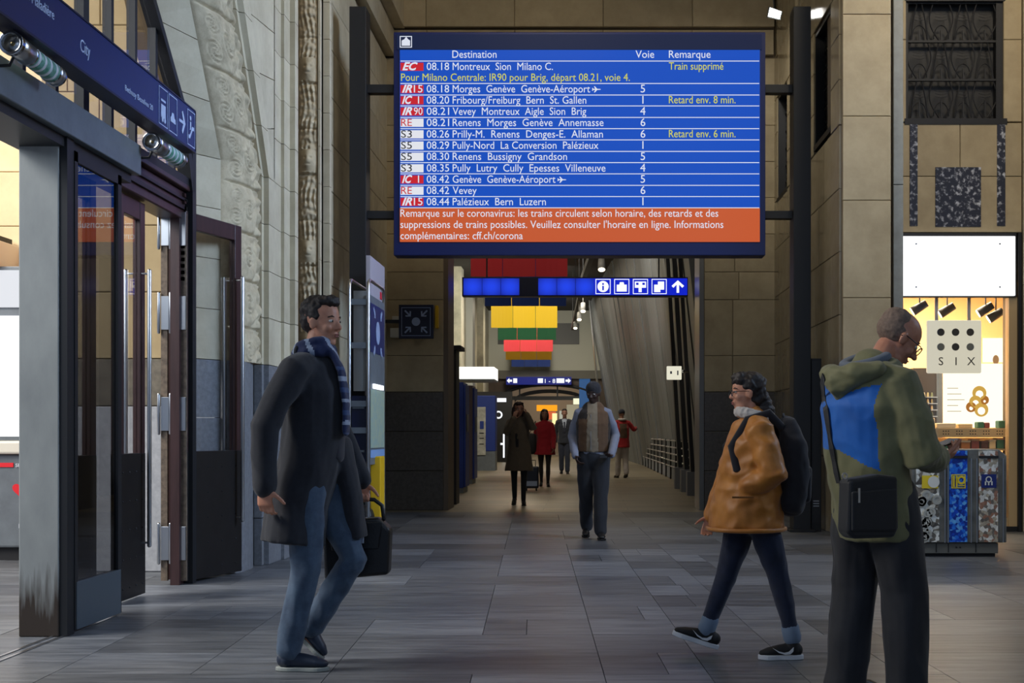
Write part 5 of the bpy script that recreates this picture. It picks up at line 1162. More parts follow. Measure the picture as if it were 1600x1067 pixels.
def pants(t, j, s, m, r=(.095, .085, .066, .06, .055), seat=(.118, .168), name='trousers', vox=.009, fold=(.008, 9, .5), end=1.0, top=.05):
    g = G()
    g.tube([j['pelvis']+V((0, 0, -.08*s)), j['pelvis'], j['pelvis']+V((0, 0, top*s))], [(seat[0]*s*.9, seat[1]*s*.86), (seat[0]*s, seat[1]*s), (seat[0]*s*.95, seat[1]*s*.93)], n=18, ref=(1, 0, 0))
    for sd in 'lr':
        hp, kn, an = j['hp'+sd], j['kn'+sd], j['an'+sd]; e = kn+(an-kn)*end
        g.tube([hp, hp*.5+kn*.5, kn, kn*.5+e*.5, e], [r[0]*s, r[1]*s, r[2]*s, r[3]*s, r[4]*s], n=16, ref=(1, 0, 0))
    return fuse(name, g, m, t, vox, 4, fold)

SK = mat('skin_fair', (208, 152, 124), .5, var=.3, scale=20, rgb2=(190, 128, 100)); SKD = mat('skin_dark', (62, 42, 34), .5); SKM = mat('skin_medium', (176, 122, 94), .5)
CH = lambda n, c, **k: mat(n, c, k.pop('rough', .85), sheen=.15, **k)
HAIRD = mat('dark_brown_hair', (38, 28, 24), .55, var=.7, scale=60, stretch=(1, 1, .2), bump=.5, rgb2=(22, 16, 14))
BLKL = mat('black_shoe', (22, 22, 24), .4); RUB = mat('white_rubber', (214, 216, 220), .5)

# ---------------- man in the dark coat, walking right
s = 1.0; X0, Y0 = sX(485, 6.41), 6.41; HD = rotm(-.42, .04)
J = dict(pelvis=(0, 0, .97), waist=(.01, 0, 1.13), chest=(.02, 0, 1.34), neck=(.015, 0, 1.555), head=(.06, 0, 1.727),
 shl=(.035, .19, 1.49), ell=(.09, .25, 1.19), wrl=(.21, .235, .925), handl=((.12, .02, -1), (0, -1, 0), (1, 0, 0)),
 shr=(-.035, -.19, 1.49), elr=(-.165, -.255, 1.20), wrr=(-.165, -.265, .915), handr=((.05, .0, -1), (.2, 1, 0), (1, 0, 0)),
 hpl=(.02, .09, .94), knl=(.20, .10, .53), anl=(-.02, .11, .19), hll=(-.115, .11, .165), tol=(.035, .12, -.0+.012),
 hpr=(.0, -.09, .94), knr=(-.005, -.09, .50), anr=(-.09, -.09, .10), hlr=(-.15, -.09, .0), tor=(.115, -.10, .0))
t, j = human('walking_man', 'man in a long dark coat and striped scarf carrying a black briefcase, walking right', (X0, Y0, 0), 0, J, SK, s=s, hd=HD, hcurl=(1.0, .5))
COAT = CH('dark_navy_wool', (30, 33, 42), var=.4, scale=40, rgb2=(22, 24, 32)); JEAN = CH('blue_denim', (70, 90, 112), var=.6, scale=14, rgb2=(46, 62, 84))
g = G()
g.tube([(-.085, -.01, .625), (-.06, 0, .82), (-.005, 0, 1.02), (.02, 0, 1.2), (.025, 0, 1.38), (.015, 0, 1.50), (.01, 0, 1.555)], [(.155, .22), (.15, .21), (.152, .198), (.155, .19), (.150, .195), (.115, .155), (.075, .085)], n=22, ref=(1, 0, 0), caps='end')
sleeve(g, j, 'l', s, (.078, .070, .064, .056)); sleeve(g, j, 'r', s, (.080, .072, .066, .058))
g.tube([(.21, .12, .64), (.185, .11, .85), (.14, .09, 1.12)], [(.055, .09), (.055, .09), (.045, .09)], n=14, ref=(1, 0, 0), caps='end')
fuse('coat', g, COAT, t, .009, 4, (.010, 7, .35))
g = G(); g.tube([(-.05, -.07, 1.56), (-.04, -.02, 1.585), (-.05, .06, 1.565)], [(.02, .05)]*3, n=10); g.tube([(.05, -.09, 1.50), (.09, -.06, 1.44), (.13, -.05, 1.36)], [(.016, .04), (.018, .05), (.014, .03)], n=10); fuse('lapel', g, COAT, t, .008, 2)
STRIPE = [CH('scarf_navy', (24, 38, 78)), CH('scarf_grey_white', (150, 162, 184)), CH('scarf_blue', (52, 74, 118))]
g = G()
pts = [(.02+.085*math.cos(a), .085*math.sin(a), 1.575+.012*math.cos(a)) for a in [2*PI*k/14 for k in range(15)]]; g.tube(pts, [(.035, .032)]*15, n=12, ref=(0, 0, 1), caps=False)
pts = [(.02+.075*math.cos(a), .078*math.sin(a), 1.61+.018*math.cos(a+.4)) for a in [2*PI*k/14 for k in range(15)]]; g.tube(pts, [(.026, .03)]*15, n=12, ref=(0, 0, 1), caps=False)
g.tube([(.11, -.03, 1.58), (.165, -.05, 1.48), (.19, -.06, 1.32), (.19, -.06, 1.17)], [(.02, .05), (.018, .06), (.016, .06), (.014, .062)], n=12, ref=(1, 0, 0))
def stripef(p):
    if p.z > 1.5: return 1 if (math.atan2(p.y, p.x)*2.2+p.z*9) % 2.2 < .5 else 0
    k = (p.z*100) % 11; return 1 if k < 2.2 else (2 if 5 < k < 7.5 else 0)
fuse('scarf', g, STRIPE, t, .008, 3, (.006, 12, 1), stripef)
g = G(); g.tube([(.14, .0, 1.05), (.15, .0, 1.42)], [(.03, .07), (.03, .07)], n=12, ref=(1, 0, 0)); fuse('pullover', g, CH('dark_pullover', (44, 44, 52)), t, .01, 2)
pants(t, j, s, JEAN, r=(.098, .090, .072, .068, .066), fold=(.010, 10, .45), name='jeans')
for sd, col in (('l', 'l'), ('r', 'r')):
    shoe(t, j['hl'+sd], j['to'+sd], 1.0, mat('navy_shoe', (30, 42, 62), .5), mat('shoe_sole_pale', (150, 155, 150), .6), ankle=j['an'+sd])
g = G(); c = V(J['head'])
def hair_cap(g, c, R, s, spec, n=14):
    for (x, y, z, a, b, cc) in spec: g.ell(V(c)+R @ (V((x, y, z))*s), (a*s, b*s, cc*s), R, n=n)
hair_cap(g, c, HD, 1, [(-.030, 0, .058, .096, .080, .076), (.022, 0, .100, .066, .064, .032), (-.058, 0, .010, .060, .072, .070), (.050, .0, .110, .035, .05, .022), (-.005, -.062, .035, .035, .022, .045), (-.005, .062, .035, .035, .022, .045)])
fuse('hair', g, HAIRD, t, .006, 2, (.010, 26, 1)); head_details(t, c, HD, 1, lip=(150, 84, 76))
g = G(); w_ = V(J['wrl']); g.tube([w_-V((.02, 0, -.05)), w_+V((.0, 0, -.02))], [.037, .039], n=16, caps=False); g.build('shirt_cuff', mat('white_cuff', (190, 198, 215), .7), t, smooth=True)
# briefcase held in his left hand
hb = V((X0, Y0, 0)); bcx, bcy = .23, .245
t = thing('briefcase', 'black leather briefcase in the left hand of the man in the dark coat', 'bag', (X0+bcx, Y0+bcy, .40)); LEA = mat('black_leather', (20, 20, 22), .38, bump=.2, var=.3, scale=60)
g = G(); x0, x1, z0, z1 = X0+.02, X0+.36, .41, .735
g.prism([(x0+.01, Y0+bcy-.055, z0), (x1, Y0+bcy-.055, z0+.03), (x1+.01, Y0+bcy-.055, z1-.06), (x1-.05, Y0+bcy-.055, z1), (x0+.05, Y0+bcy-.055, z1-.01), (x0, Y0+bcy-.055, z1-.06)], (0, .11, 0)); g.build('case', LEA, t, bevel=.018, seg=3)
g = G(); g.prism([(x0+.03, Y0+bcy-.068, z1-.03), (x1-.03, Y0+bcy-.068, z1-.02), (x1-.05, Y0+bcy-.068, z1-.16), (x0+.05, Y0+bcy-.068, z1-.17)], (0, .012, 0)); g.build('front_flap', LEA, t, bevel=.005)
g = G(); g.tube([(X0+.13, Y0+bcy, z1-.01), (X0+.15, Y0+bcy, z1+.07), (X0+.20, Y0+bcy, z1+.095), (X0+.28, Y0+bcy, z1+.09), (X0+.32, Y0+bcy, z1+.06), (X0+.33, Y0+bcy, z1-.01)], .011, n=10); g.build('handle', LEA, t, smooth=True)
g = G(); g.box(X0+.19, Y0+bcy-.078, z1-.15, X0+.22, Y0+bcy-.068, z1-.11); g.build('clasp', STEEL, t, bevel=.002)
g = G(); g.box(X0+.16, Y0+bcy-.085, .605, X0+.24, Y0+bcy-.078, .655); g.build('white_tag', mat('white_cuff', (190, 198, 215)), t, bevel=.003)

# ---------------- woman in the mustard jacket, walking left
s = .84; Y0 = 6.72; X0 = sX(1175, Y0); HD = rotm(.12, .02)
J = dict(pelvis=(0, 0, .79), waist=(0, 0, .93), chest=(-.01, 0, 1.08), neck=(-.005, 0, 1.24), head=(.03, 0, 1.385),
 shl=(-.02, .155, 1.19), ell=(-.085, .215, .955), wrl=(.04, .17, .90), handl=((.9, -.75, -.1), (0, -1, 0), (0, 0, 1)),
 shr=(0, -.155, 1.19), elr=(.09, -.20, .95), wrr=(.19, -.18, .73), handr=((.35, 0, -1), (0, 1, 0), (1, 0, 0)),
 hpl=(-.03, .075, .76), knl=(-.13, .08, .42), anl=(-.195, .085, .125), hll=(-.255, .085, .0), tol=(-.02, .09, .0),
 hpr=(.03, -.075, .76), knr=(.125, -.08, .41), anr=(.225, -.085, .145), hlr=(.17, -.085, .02), tor=(.415, -.09, .10))
t, j = human('walking_woman', 'woman in a mustard jacket and glasses with dark backpack, walking left', (X0, Y0, 0), PI, J, SK, s=s, hd=HD, female=True, hcurl=(.6, .5))
MUS = CH('mustard_nylon', (190, 122, 38), rough=.5, var=.5, scale=7, rgb2=(158, 94, 24)); NJ = CH('dark_navy_denim', (26, 36, 62), var=.5, scale=14, rgb2=(16, 24, 44))
g = G()
g.tube([(.03, 0, .675), (.03, 0, .78), (.01, 0, .9), (.005, 0, 1.02), (-.005, 0, 1.13), (-.01, 0, 1.22), (-.01, 0, 1.255)], [(.195, .215), (.19, .205), (.17, .19), (.165, .185), (.14, .175), (.10, .12), (.07, .075)], n=22, ref=(1, 0, 0), caps='end')
sleeve(g, j, 'l', s, (.088, .086, .084, .062)); sleeve(g, j, 'r', s, (.086, .084, .080, .06))
fuse('jacket', g, MUS, t, .009, 4, (.016, 7, 1.3))
g = G(); pts = [(.012+.205*math.cos(a)+.02, .222*math.sin(a), .672) for a in [2*PI*k/20 for k in range(21)]]; g.tube(pts, .012, n=8, ref=(0, 0, 1), caps=False); g.build('hem_band', MUS, t, smooth=True)
g = G(); g.box(.02, .218, .84, .13, .226, .85); g.build('pocket_seam', CH('mustard_seam', (120, 74, 22)), t)
g = G(); pts = [(.0+.075*math.cos(a), .078*math.sin(a), 1.265+.02*math.cos(a)) for a in [2*PI*k/16 for k in range(17)]]; g.tube(pts, [(.03, .022)]*17, n=10, ref=(0, 0, 1), caps=False); fuse('fleece_collar', g, CH('pale_fleece', (188, 182, 176)), t, .006, 2, (.006, 40, 1))
pants(t, j, s, NJ, r=(.102, .090, .066, .058, .050), fold=(.006, 12, .5), name='jeans', end=.93)
for sd in 'lr':
    kn, an = j['kn'+sd], j['an'+sd]; d = (an-kn).normalized(); e = kn+(an-kn)*.93
    g = G(); g.tube([e-d*.02, e+d*.035], [.047, .048], n=16); g.build('jeans_cuff', CH('pale_denim', (112, 130, 152)), t, smooth=True)
    shoe(t, j['hl'+sd], j['to'+sd], .9, mat('black_knit', (18, 18, 20), .7), RUB, ankle=an, sneaker=True)
    H, T = j['hl'+sd], j['to'+sd]; d = (T-H).normalized(); L = (T-H).length; up = V((0, 0, 1)); up = (up-d*up.dot(d)).normalized()
    for sg in (1, -1):          # curved tick on both sides of the shoe
        o_ = H+V((0, sg*.0385, 0)); q = [(.06, .076), (.085, .050), (.11, .044), (.14, .052), (.175, .072), (.14, .044), (.105, .033), (.078, .036), (.062, .052)]
        g = G(); g.prism([o_+d*a*.95+up*b_*.9 for a, b_ in q], V((0, sg*.006, 0))); g.build('white_tick', RUB, t)
g = G(); c = V(J['head'])
hair_cap(g, c, HD, s, [(-.030, 0, .050, .098, .085, .082), (-.065, 0, -.01, .065, .078, .085), (.03, 0, .098, .06, .06, .03), (-.10, 0, -.06, .05, .06, .075), (-.115, 0, -.12, .06, .075, .09), (-.13, .01, -.20, .055, .07, .09), (-.15, .01, -.28, .045, .06, .08), (.045, .0, .07, .04, .07, .035), (-.01, .068, .03, .05, .02, .05), (-.01, -.068, .03, .05, .02, .05)])
fuse('hair', g, HAIRD, t, .007, 3, (.012, 22, 1)); head_details(t, c, HD, s, lip=(165, 92, 84))
def glasses(t, c, R, s, m, rr_=.021, half=False):
    def P(x, y, z): return V(c)+R @ (V((x, y, z))*s)
    g = G()
    for q in (-1, 1):
        pts = []
        for k in range(17):
            a = 2*PI*k/16; pts.append(P(.1005-.004*abs(math.cos(a))*.5, .033*q+.025*math.cos(a), -.003+.018*math.sin(a)))
        g.tube(pts, .0022*s, n=6, caps=False)
        g.tube([P(.098, .058*q, .004), P(.08, .074*q, .006), P(.0, .084*q, .006), P(-.02, .084*q, -.006)], .0022*s, n=6)
    g.tube([P(.101, -.009, .002), P(.106, 0, .006), P(.101, .009, .002)], .002*s, n=6); gf = g.build('glasses_frame', m, t, smooth=True)
    g = G()
    for q in (-1, 1): g.disc(P(.099, .033*q, -.003), .018*s, R @ V((1, 0, 0)), .001, 16)
    g.build('lenses', GLASS, gf)
glasses(t, c, HD, s, mat('glasses_dark', (26, 24, 26), .3))
# backpack
t = thing('backpack', 'dark backpack worn by the woman in the mustard jacket', 'bag', (X0+.2, Y0, .95)); BPK = CH('dark_backpack_cloth', (28, 28, 34))
g = G(); cx = X0+.205
g.tube([(cx, Y0, .80), (cx+.01, Y0, .95), (cx, Y0, 1.12), (cx-.02, Y0, 1.22)], [(.07, .13), (.085, .14), (.075, .13), (.045, .09)], n=18, ref=(1, 0, 0), power=.7); fuse('pack_body', g, BPK, t, .009, 3, (.006, 12, 1))
g = G(); g.tube([(cx+.07, Y0, .83), (cx+.075, Y0, .98)], [(.03, .09), (.03, .09)], n=14, ref=(1, 0, 0), power=.7); fuse('front_pocket', g, BPK, t, .009, 2)
for q in (-1, 1): g = G(); g.tube([(cx-.06, Y0+q*.08, 1.2), (cx-.13, Y0+q*.1, 1.275), (cx-.24, Y0+q*.105, 1.24), (cx-.325, Y0+q*.12, 1.10), (cx-.30, Y0+q*.16, .98)], [(.008, .022)]*5, n=8); g.build('shoulder_strap', BPK, t, smooth=True)
g = G(); g.tube([(cx-.04, Y0-.03, 1.24), (cx-.04, Y0, 1.27), (cx-.04, Y0+.03, 1.24)], .007, n=8); g.build('grab_loop', BPK, t, smooth=True)

# ---------------- man in olive and blue jacket, looking at his phone
s = 1.0; Y0 = 5.6; X0 = sX(1372, Y0); TH = .56; HD = rotm(-.42, .62)
J = dict(pelvis=(-.03, 0, .93), waist=(-.06, 0, 1.08), chest=(-.085, 0, 1.27), neck=(-.02, 0, 1.445), head=(.115, -.01, 1.59),
 shl=(-.05, .185, 1.39), ell=(.02, .245, 1.10), wrl=(.25, .11, 1.075), handl=((1, -.35, .12), (0, -.4, 1), (.3, -.2, 1)),
 shr=(-.05, -.185, 1.39), elr=(.0, -.255, 1.075), wrr=(.26, -.11, 1.06), handr=((1, .15, .10), (0, .5, .8), (.2, .2, 1)),
 hpl=(-.03, .09, .90), knl=(-.03, .11, .49), anl=(-.08, .12, .09), hll=(-.14, .12, 0), tol=(.13, .14, 0),
 hpr=(-.02, -.09, .90), knr=(.05, -.11, .49), anr=(.05, -.12, .09), hlr=(-.01, -.12, 0), tor=(.26, -.14, 0))
SK3 = mat('skin_ruddy', (196, 140, 112), .45, var=.4, scale=18, rgb2=(176, 116, 92))
t, j = human('standing_man', 'balding man in olive jacket with blue back panel looking down at his phone', (X0, Y0, 0), TH, J, SK3, s=s, hd=HD, nose=1.06, hcurl=(.55, .45))
OLV = [CH('olive_cloth', (120, 118, 80), rough=.7, var=.4, scale=5, rgb2=(100, 98, 66)), CH('cobalt_cloth', (12, 104, 196), rough=.7, var=.3, scale=5, rgb2=(8, 88, 172))]
g = G()
g.tube([(-.02, 0, .715), (-.03, 0, .85), (-.06, 0, 1.0), (-.085, 0, 1.16), (-.095, 0, 1.28), (-.075, 0, 1.38), (-.045, 0, 1.455)], [(.145, .205), (.148, .205), (.148, .20), (.15, .205), (.15, .21), (.125, .185), (.085, .095)], n=24, ref=(1, 0, 0), caps='end')
sleeve(g, j, 'l', s, (.085, .080, .078, .060), .84); sleeve(g, j, 'r', s, (.088, .084, .084, .062), .84)
sh, el, wr_ = j['shr'], j['elr'], j['wrr']
def blueband(p):
    if p.y < -.165 or (p.x > .02 and p.y < .12): return 0
    lo = 1.10-.09*max(0, -p.y)/.165+.03*max(0, p.y); return 1 if lo < p.z < 1.335+.05*abs(p.y)/.2 else 0
fuse('jacket', g, OLV, t, .008, 4, (.011, 8, .8), blueband)

# hood: ring of cloth around the neck, hanging behind
g = G()
pts = [(-.055+.115*math.cos(a)-.03, .125*math.sin(a), 1.455+.035*math.cos(a)-.02) for a in [2*PI*k/18 for k in range(19)]]; g.tube(pts, [(.035, .042)]*19, n=12, ref=(0, 0, 1), caps=False)
g.tube([(-.14, .14, 1.44), (-.21, .07, 1.42), (-.235, 0, 1.39), (-.21, -.07, 1.42), (-.14, -.14, 1.44)], [(.035, .05), (.055, .05), (.07, .05), (.055, .05), (.035, .05)], n=12, ref=(0, 0, 1))
g.tube([(-.215, .02, 1.40), (-.22, 0, 1.33)], [(.03, .07), (.025, .035)], n=12, ref=(1, 0, 0))
fuse('hood', g, OLV[0], t, .008, 4, (.010, 10, 1.2))
g = G(); pts = [(-.075+.088*math.cos(a), .095*math.sin(a), 1.488+.03*math.cos(a)) for a in [PI*.35+PI*1.3*k/12 for k in range(13)]]; g.tube(pts, [(.022, .026)]*13, n=10, ref=(0, 0, 1)); fuse('grey_lining', g, CH('grey_lining_cloth', (96, 104, 116)), t, .007, 3)
for sd in 'lr':
    el, w_ = j['el'+sd], j['wr'+sd]; d = (w_-el).normalized(); e = el+(w_-el)*.84
    g = G(); g.tube([e-d*.03, e+d*.012], [.062, .058], n=18, caps=False); g.build('sleeve_cuff', OLV[0], t, smooth=True)
BTR = CH('black_trousers', (30, 31, 37), rough=.7, var=.4, scale=12, rgb2=(20, 21, 26))
pants(t, j, s, BTR, r=(.118, .112, .100, .096, .092), seat=(.135, .195), fold=(.012, 8, .3), top=.0, end=1.1)
for sd in 'lr': shoe(t, j['hl'+sd], j['to'+sd], 1.0, BLKL, mat('black_sole', (30, 30, 32), .6), ankle=j['an'+sd])
g = G(); c = V(J['head']); hair_cap(g, c, HD, 1, [(-.030, 0, .018, .089, .0785, .070), (-.045, 0, .052, .075, .074, .066)], 18)
fuse('cropped_hair', g, mat('cropped_grey_hair', (128, 108, 94), .8, var=.8, scale=90, rgb2=(92, 76, 66)), t, .006, 2, (.003, 40, 1)); head_details(t, c, HD, 1, brow=(92, 74, 62), lip=(150, 92, 80))
glasses(t, c, HD, 1.02, mat('glasses_dark', (26, 24, 26)))
# phone in his hands
Rw = Matrix.Rotation(TH, 3, 'Z'); pw = V((X0, Y0, 0))+Rw @ V((.385, -.03, 1.12))
t = thing('phone', 'small dark phone held by the man in the olive jacket', 'phone', pw)
g = G(); u = (Rw @ V((.94, 0, .25))).normalized(); v = (Rw @ V((0, 1, 0))).normalized(); n_ = u.cross(v)
q = [pw-u*.07-v*.036, pw+u*.07-v*.036, pw+u*.07+v*.036, pw-u*.07+v*.036]; g.prism(q, n_*.009); g.build('case', mat('phone_black', (16, 16, 18), .3), t, bevel=.003)
g = G(); q = [pw+n_*.0095-u*.065-v*.032, pw+n_*.0095+u*.065-v*.032, pw+n_*.0095+u*.065+v*.032, pw+n_*.0095-u*.065+v*.032]; g.prism(q, n_*.001); g.build('screen', mat('phone_screen', (60, 70, 90), .1, emit=.5), t)
# messenger bag, strap laid over his back
Yb = Y0-.30; bxx = lambda p: sX(p, Yb); bzz = lambda p: sZ(p, Yb)
t = thing('messenger_bag', 'black messenger bag on a strap over the back of the man in olive', 'bag', (bxx(1358), Yb, bzz(840))); BAG = CH('black_nylon', (20, 21, 26), rough=.6, var=.3, scale=20)
rt = .40; ax = V((math.cos(rt), math.sin(rt), 0)); ay = V((-math.sin(rt), math.cos(rt), 0)); oc = V((bxx(1359), Yb+.03, 0)); hw = .128
def bagp(a, b_, z): q = oc+ax*a+ay*b_; return (q.x, q.y, z)
g = G(); z0, z1 = bzz(841), bzz(741)
g.prism([bagp(-hw, -.04, z0+.03), bagp(-hw+.03, -.04, z0), bagp(hw-.02, -.04, z0), bagp(hw, -.04, z0+.04), bagp(hw-.005, -.04, z1-.01), bagp(.03, -.04, z1), bagp(-hw+.01, -.04, z1-.02)], ay*.085); g.build('bag_body', BAG, t, bevel=.016, seg=3)
g = G(); g.prism([bagp(-hw+.015, -.052, z0+.035), bagp(hw-.02, -.052, z0+.03), bagp(hw-.02, -.052, z1-.06), bagp(-hw+.015, -.052, z1-.07)], ay*.014); g.build('front_pocket', BAG, t, bevel=.006)
g = G(); g.prism([bagp(-hw+.04, -.056, z1-.115), bagp(-hw+.05, -.056, z1-.115), bagp(-hw+.05, -.056, z1-.055), bagp(-hw+.04, -.056, z1-.055)], ay*.005); g.build('zip_pull', STEEL, t)
g = G(); g.ring(bagp(-hw+.0, -.02, z1-.005), .008, .014, ay, .006, 14); g.build('strap_ring', STEEL, t)
bpy.context.view_layer.update()
dgx = bpy.context.evaluated_depsgraph_get()
ten = D.objects['standing_man'] if 'standing_man' in D.objects else t
mw = ten.matrix_world.copy()
bv = []
for o_ in ten.children:
    if o_.name.split('.')[0] in ('jacket', 'hood'): bv.append(BVHTree.FromPolygons([mw @ v.co for v in o_.data.vertices], [tuple(p.vertices) for p in o_.data.polygons]))
def on_back(px, py):
    """point of the jacket's back met by the line of sight through a pixel"""
    o_ = V((0, 0, EYE)); d = (at(px, py, 6.0)-o_).normalized(); best = None
    for b_ in bv:
        h = b_.ray_cast(o_, d)
        if h[0] is not None and (best is None or h[3] < best[1]): best = (h[0], h[3], h[1])
    if best: nn = best[2] if best[2].dot(d) < 0 else -best[2]; return best[0], nn
    return None
LN = [(1289, 588), (1287, 600), (1289, 620), (1292, 640), (1295, 660), (1298, 680), (1301, 700), (1305, 720), (1308, 738), (1312, 754)]
pn = [p for p in (on_back(a, b_) for a, b_ in LN) if p]
if len(pn) > 3:
    vs = []; g = G()
    pts = [p for p, _ in pn]; nn = [n for _, n in pn]
    for i, (p, n) in enumerate(zip(pts, nn)):
        tdir = (pts[min(i+1, len(pts)-1)]-pts[max(i-1, 0)]).normalized(); sd = tdir.cross(n).normalized(); w_ = .017-.004*i/len(pts)
        vs += [p+n*.004-sd*w_, p+n*.004+sd*w_, p+n*.009+sd*w_, p+n*.009-sd*w_]
    fs = []
    for i in range(len(pts)-1):
        for k in range(4): fs.append((i*4+k, i*4+(k+1) % 4, i*4+4+(k+1) % 4, i*4+4+k))
    fs += [(0, 1, 2, 3), tuple(len(vs)-4+k for k in (3, 2, 1, 0))]; g.add(vs, fs); g.build('shoulder_strap', BAG, t, smooth=False)

# ---------------- people in the passage
def walker(h=1.76, stride=.22, lean=.02, arm=.16, female=False):
    k = h/1.8; w_ = (.165 if female else .19)*k
    return dict(pelvis=(0, 0, .95*k), waist=(.005, 0, 1.1*k), chest=(lean, 0, 1.31*k), neck=(lean, 0, 1.505*k), head=(lean+.03, 0, 1.675*k),
     shl=(lean, w_, 1.45*k), ell=(lean-.03+arm*.4, w_+.05, 1.15*k), wrl=(lean+arm*1.2, w_+.04, .90*k),
     shr=(lean, -w_, 1.45*k), elr=(lean-.03-arm*.5, -w_-.05, 1.15*k), wrr=(lean-arm*.7, -w_-.05, .89*k),
     hpl=(0, .09*k, .93*k), knl=(stride*.6, .085*k, .50*k), anl=(stride, .08*k, .095*k), hll=(stride-.06, .08*k, 0), tol=(stride+.20, .10*k, .0),
     hpr=(0, -.09*k, .93*k), knr=(-stride*.15, -.085*k, .49*k), anr=(-stride*.95, -.08*k, .13*k), hlr=(-stride*.95-.07, -.08*k, .05), tor=(-stride*.95+.17, -.09*k, .0))
def upper(t, j, s, m, name, spec, sr=(.070, .062, .058, .05), end=1.0, fold=(.008, 9, .7), vox=.011, matfn=None, arms='lr'):
    g = G(); g.tube([a for a, _ in spec], [b_ for _, b_ in spec], n=18, ref=(1, 0, 0), caps='end')
    for sd in arms: sleeve(g, j, sd, s, sr, end)
    return fuse(name, g, m, t, vox, 4, fold, matfn)
# centre man: woollen hat, brown vest, pale sleeves
Y0 = 14.3; X0 = sX(927, Y0); J = walker(1.74, .16); HD = rotm(-.35, .25); J['shl'] = (.02, .17, 1.41); J['shr'] = (.02, -.17, 1.41)
J.update(wrl=(.20, .20, .93), ell=(-.03, .245, 1.14), handl=((.9, -.35, -.1), (0, 0, 1), (0, -1, 0)), wrr=(.12, -.2, .92), elr=(-.05, -.235, 1.14), handr=((.5, .3, -.8), (0, 1, 0), (1, 0, 0)))
t, j = human('man_in_vest', 'man in dark woollen hat, brown vest and pale sleeves walking towards us', (X0, Y0, 0), -PI/2, J, SKD, s=.96, voxel=.008, hd=HD, hcurl=(.3, .5))
upper(t, j, .96, CH('pale_grey_shirt', (124, 128, 144)), 'shirt', [((0, 0, .93), (.115, .16)), ((.005, 0, 1.1), (.12, .165)), ((.02, 0, 1.3), (.125, .175)), ((.02, 0, 1.42), (.1, .15)), ((.02, 0, 1.49), (.062, .068))], (.06, .056, .054, .045))
g = G(); g.tube([(0, 0, .97), (.01, 0, 1.1), (.02, 0, 1.28), (.02, 0, 1.40), (.02, 0, 1.45)], [(.132, .185), (.136, .185), (.142, .198), (.12, .18), (.09, .13)], n=20, ref=(1, 0, 0), caps='end'); VST = [CH('brown_vest', (92, 66, 42)), CH('beige_sweater', (132, 118, 98)), CH('dark_vest_edge', (40, 32, 28))]
fuse('vest', g, VST, t, .01, 3, (.005, 12, 1), lambda p: 1 if (p.x > .05 and abs(p.y+.012) < .058+.02*(1.3-p.z)) else (2 if (p.z > 1.33 and p.y < 0) or abs(p.y) > .165 else 0))
g = G(); g.box(.137, -.03, .99, .15, -.026, 1.38); g.build('zip', STEEL, t)
pants(t, j, .96, CH('dark_slate_trousers', (29, 31, 38)), r=(.108, .1, .085, .08, .075), seat=(.125, .175), fold=(.01, 8, .4), vox=.011)
g = G(); g.tube([(0, 0, .985), (0, 0, 1.01)], [(.13, .175)]*2, n=20, ref=(1, 0, 0), caps=False); g.build('belt', BLKL, t)
for sd in 'lr': shoe(t, j['hl'+sd], j['to'+sd], .98, BLKL, BLKL, ankle=j['an'+sd])
c = V(J['head']); g = G(); hair_cap(g, c, HD, .96, [(-.015, 0, .052, .105, .088, .082), (-.02, 0, .02, .108, .09, .04)]); fuse('woollen_hat', g, CH('charcoal_knit', (34, 34, 40)), t, .008, 3, (.003, 50, 1)); head_details(t, c, HD, .96, brow=(20, 15, 12))
t = thing('held_phone', 'phone in the hand of the man in the brown vest', 'phone', (X0+.1, Y0-.3, .93)); g = G(); g.prism([(X0+.07, Y0-.33, .94), (X0+.15, Y0-.33, .94), (X0+.15, Y0-.27, .90), (X0+.07, Y0-.27, .90)], (0, .004, .009)); g.build('case', mat('phone_silver', (120, 124, 130), .3), t)
# woman in brown coat, hand to her ear
Y0 = 20.9; X0 = sX(811, Y0); J = walker(1.68, .05, female=True); HD = rotm(.25, .05)
J.update(ell=(.12, .24, 1.24), wrl=(.11, .13, 1.47), handl=((0, -.25, 1), (0, -1, 0), (1, 0, 0)), elr=(.14, -.2, 1.18), wrr=(.17, -.08, 1.40), handr=((0, .3, 1), (-1, 0, 0), (0, 1, 0)))
t, j = human('woman_in_brown_coat', 'woman in a brown knee-length coat holding a hand to her ear, in the passage', (X0, Y0, 0), -PI/2, J, SKM, s=.93, voxel=.009, hd=HD, female=True)
BRC = CH('brown_wool', (92, 78, 60)); upper(t, j, .93, BRC, 'coat', [((0, 0, .56), (.175, .235)), ((0, 0, .8), (.155, .205)), ((.01, 0, 1.02), (.135, .175)), ((.02, 0, 1.22), (.13, .175)), ((.02, 0, 1.34), (.11, .155)), ((.02, 0, 1.41), (.07, .08))], (.075, .07, .068, .058))
pants(t, j, .93, CH('black_leggings', (18, 18, 20)), r=(.088, .075, .056, .05, .042), fold=None, vox=.012, name='leggings')
for sd in 'lr': shoe(t, j['hl'+sd], j['to'+sd], .86, BLKL, BLKL, ankle=j['an'+sd])
c = V(J['head']); g = G(); hair_cap(g, c, HD, .93, [(-.03, 0, .05, .105, .09, .085), (-.05, .05, -.06, .07, .06, .12), (-.04, -.06, -.06, .07, .06, .12), (-.05, -.07, -.16, .05, .05, .10), (-.07, 0, -.1, .06, .1, .14), (.02, 0, .1, .07, .075, .03)]); fuse('long_hair', g, mat('reddish_brown_hair', (52, 30, 26), .6, var=.7, scale=40, bump=.4), t, .010, 2, (.016, 18, 1)); head_details(t, c, HD, .93, lip=(140, 60, 60))
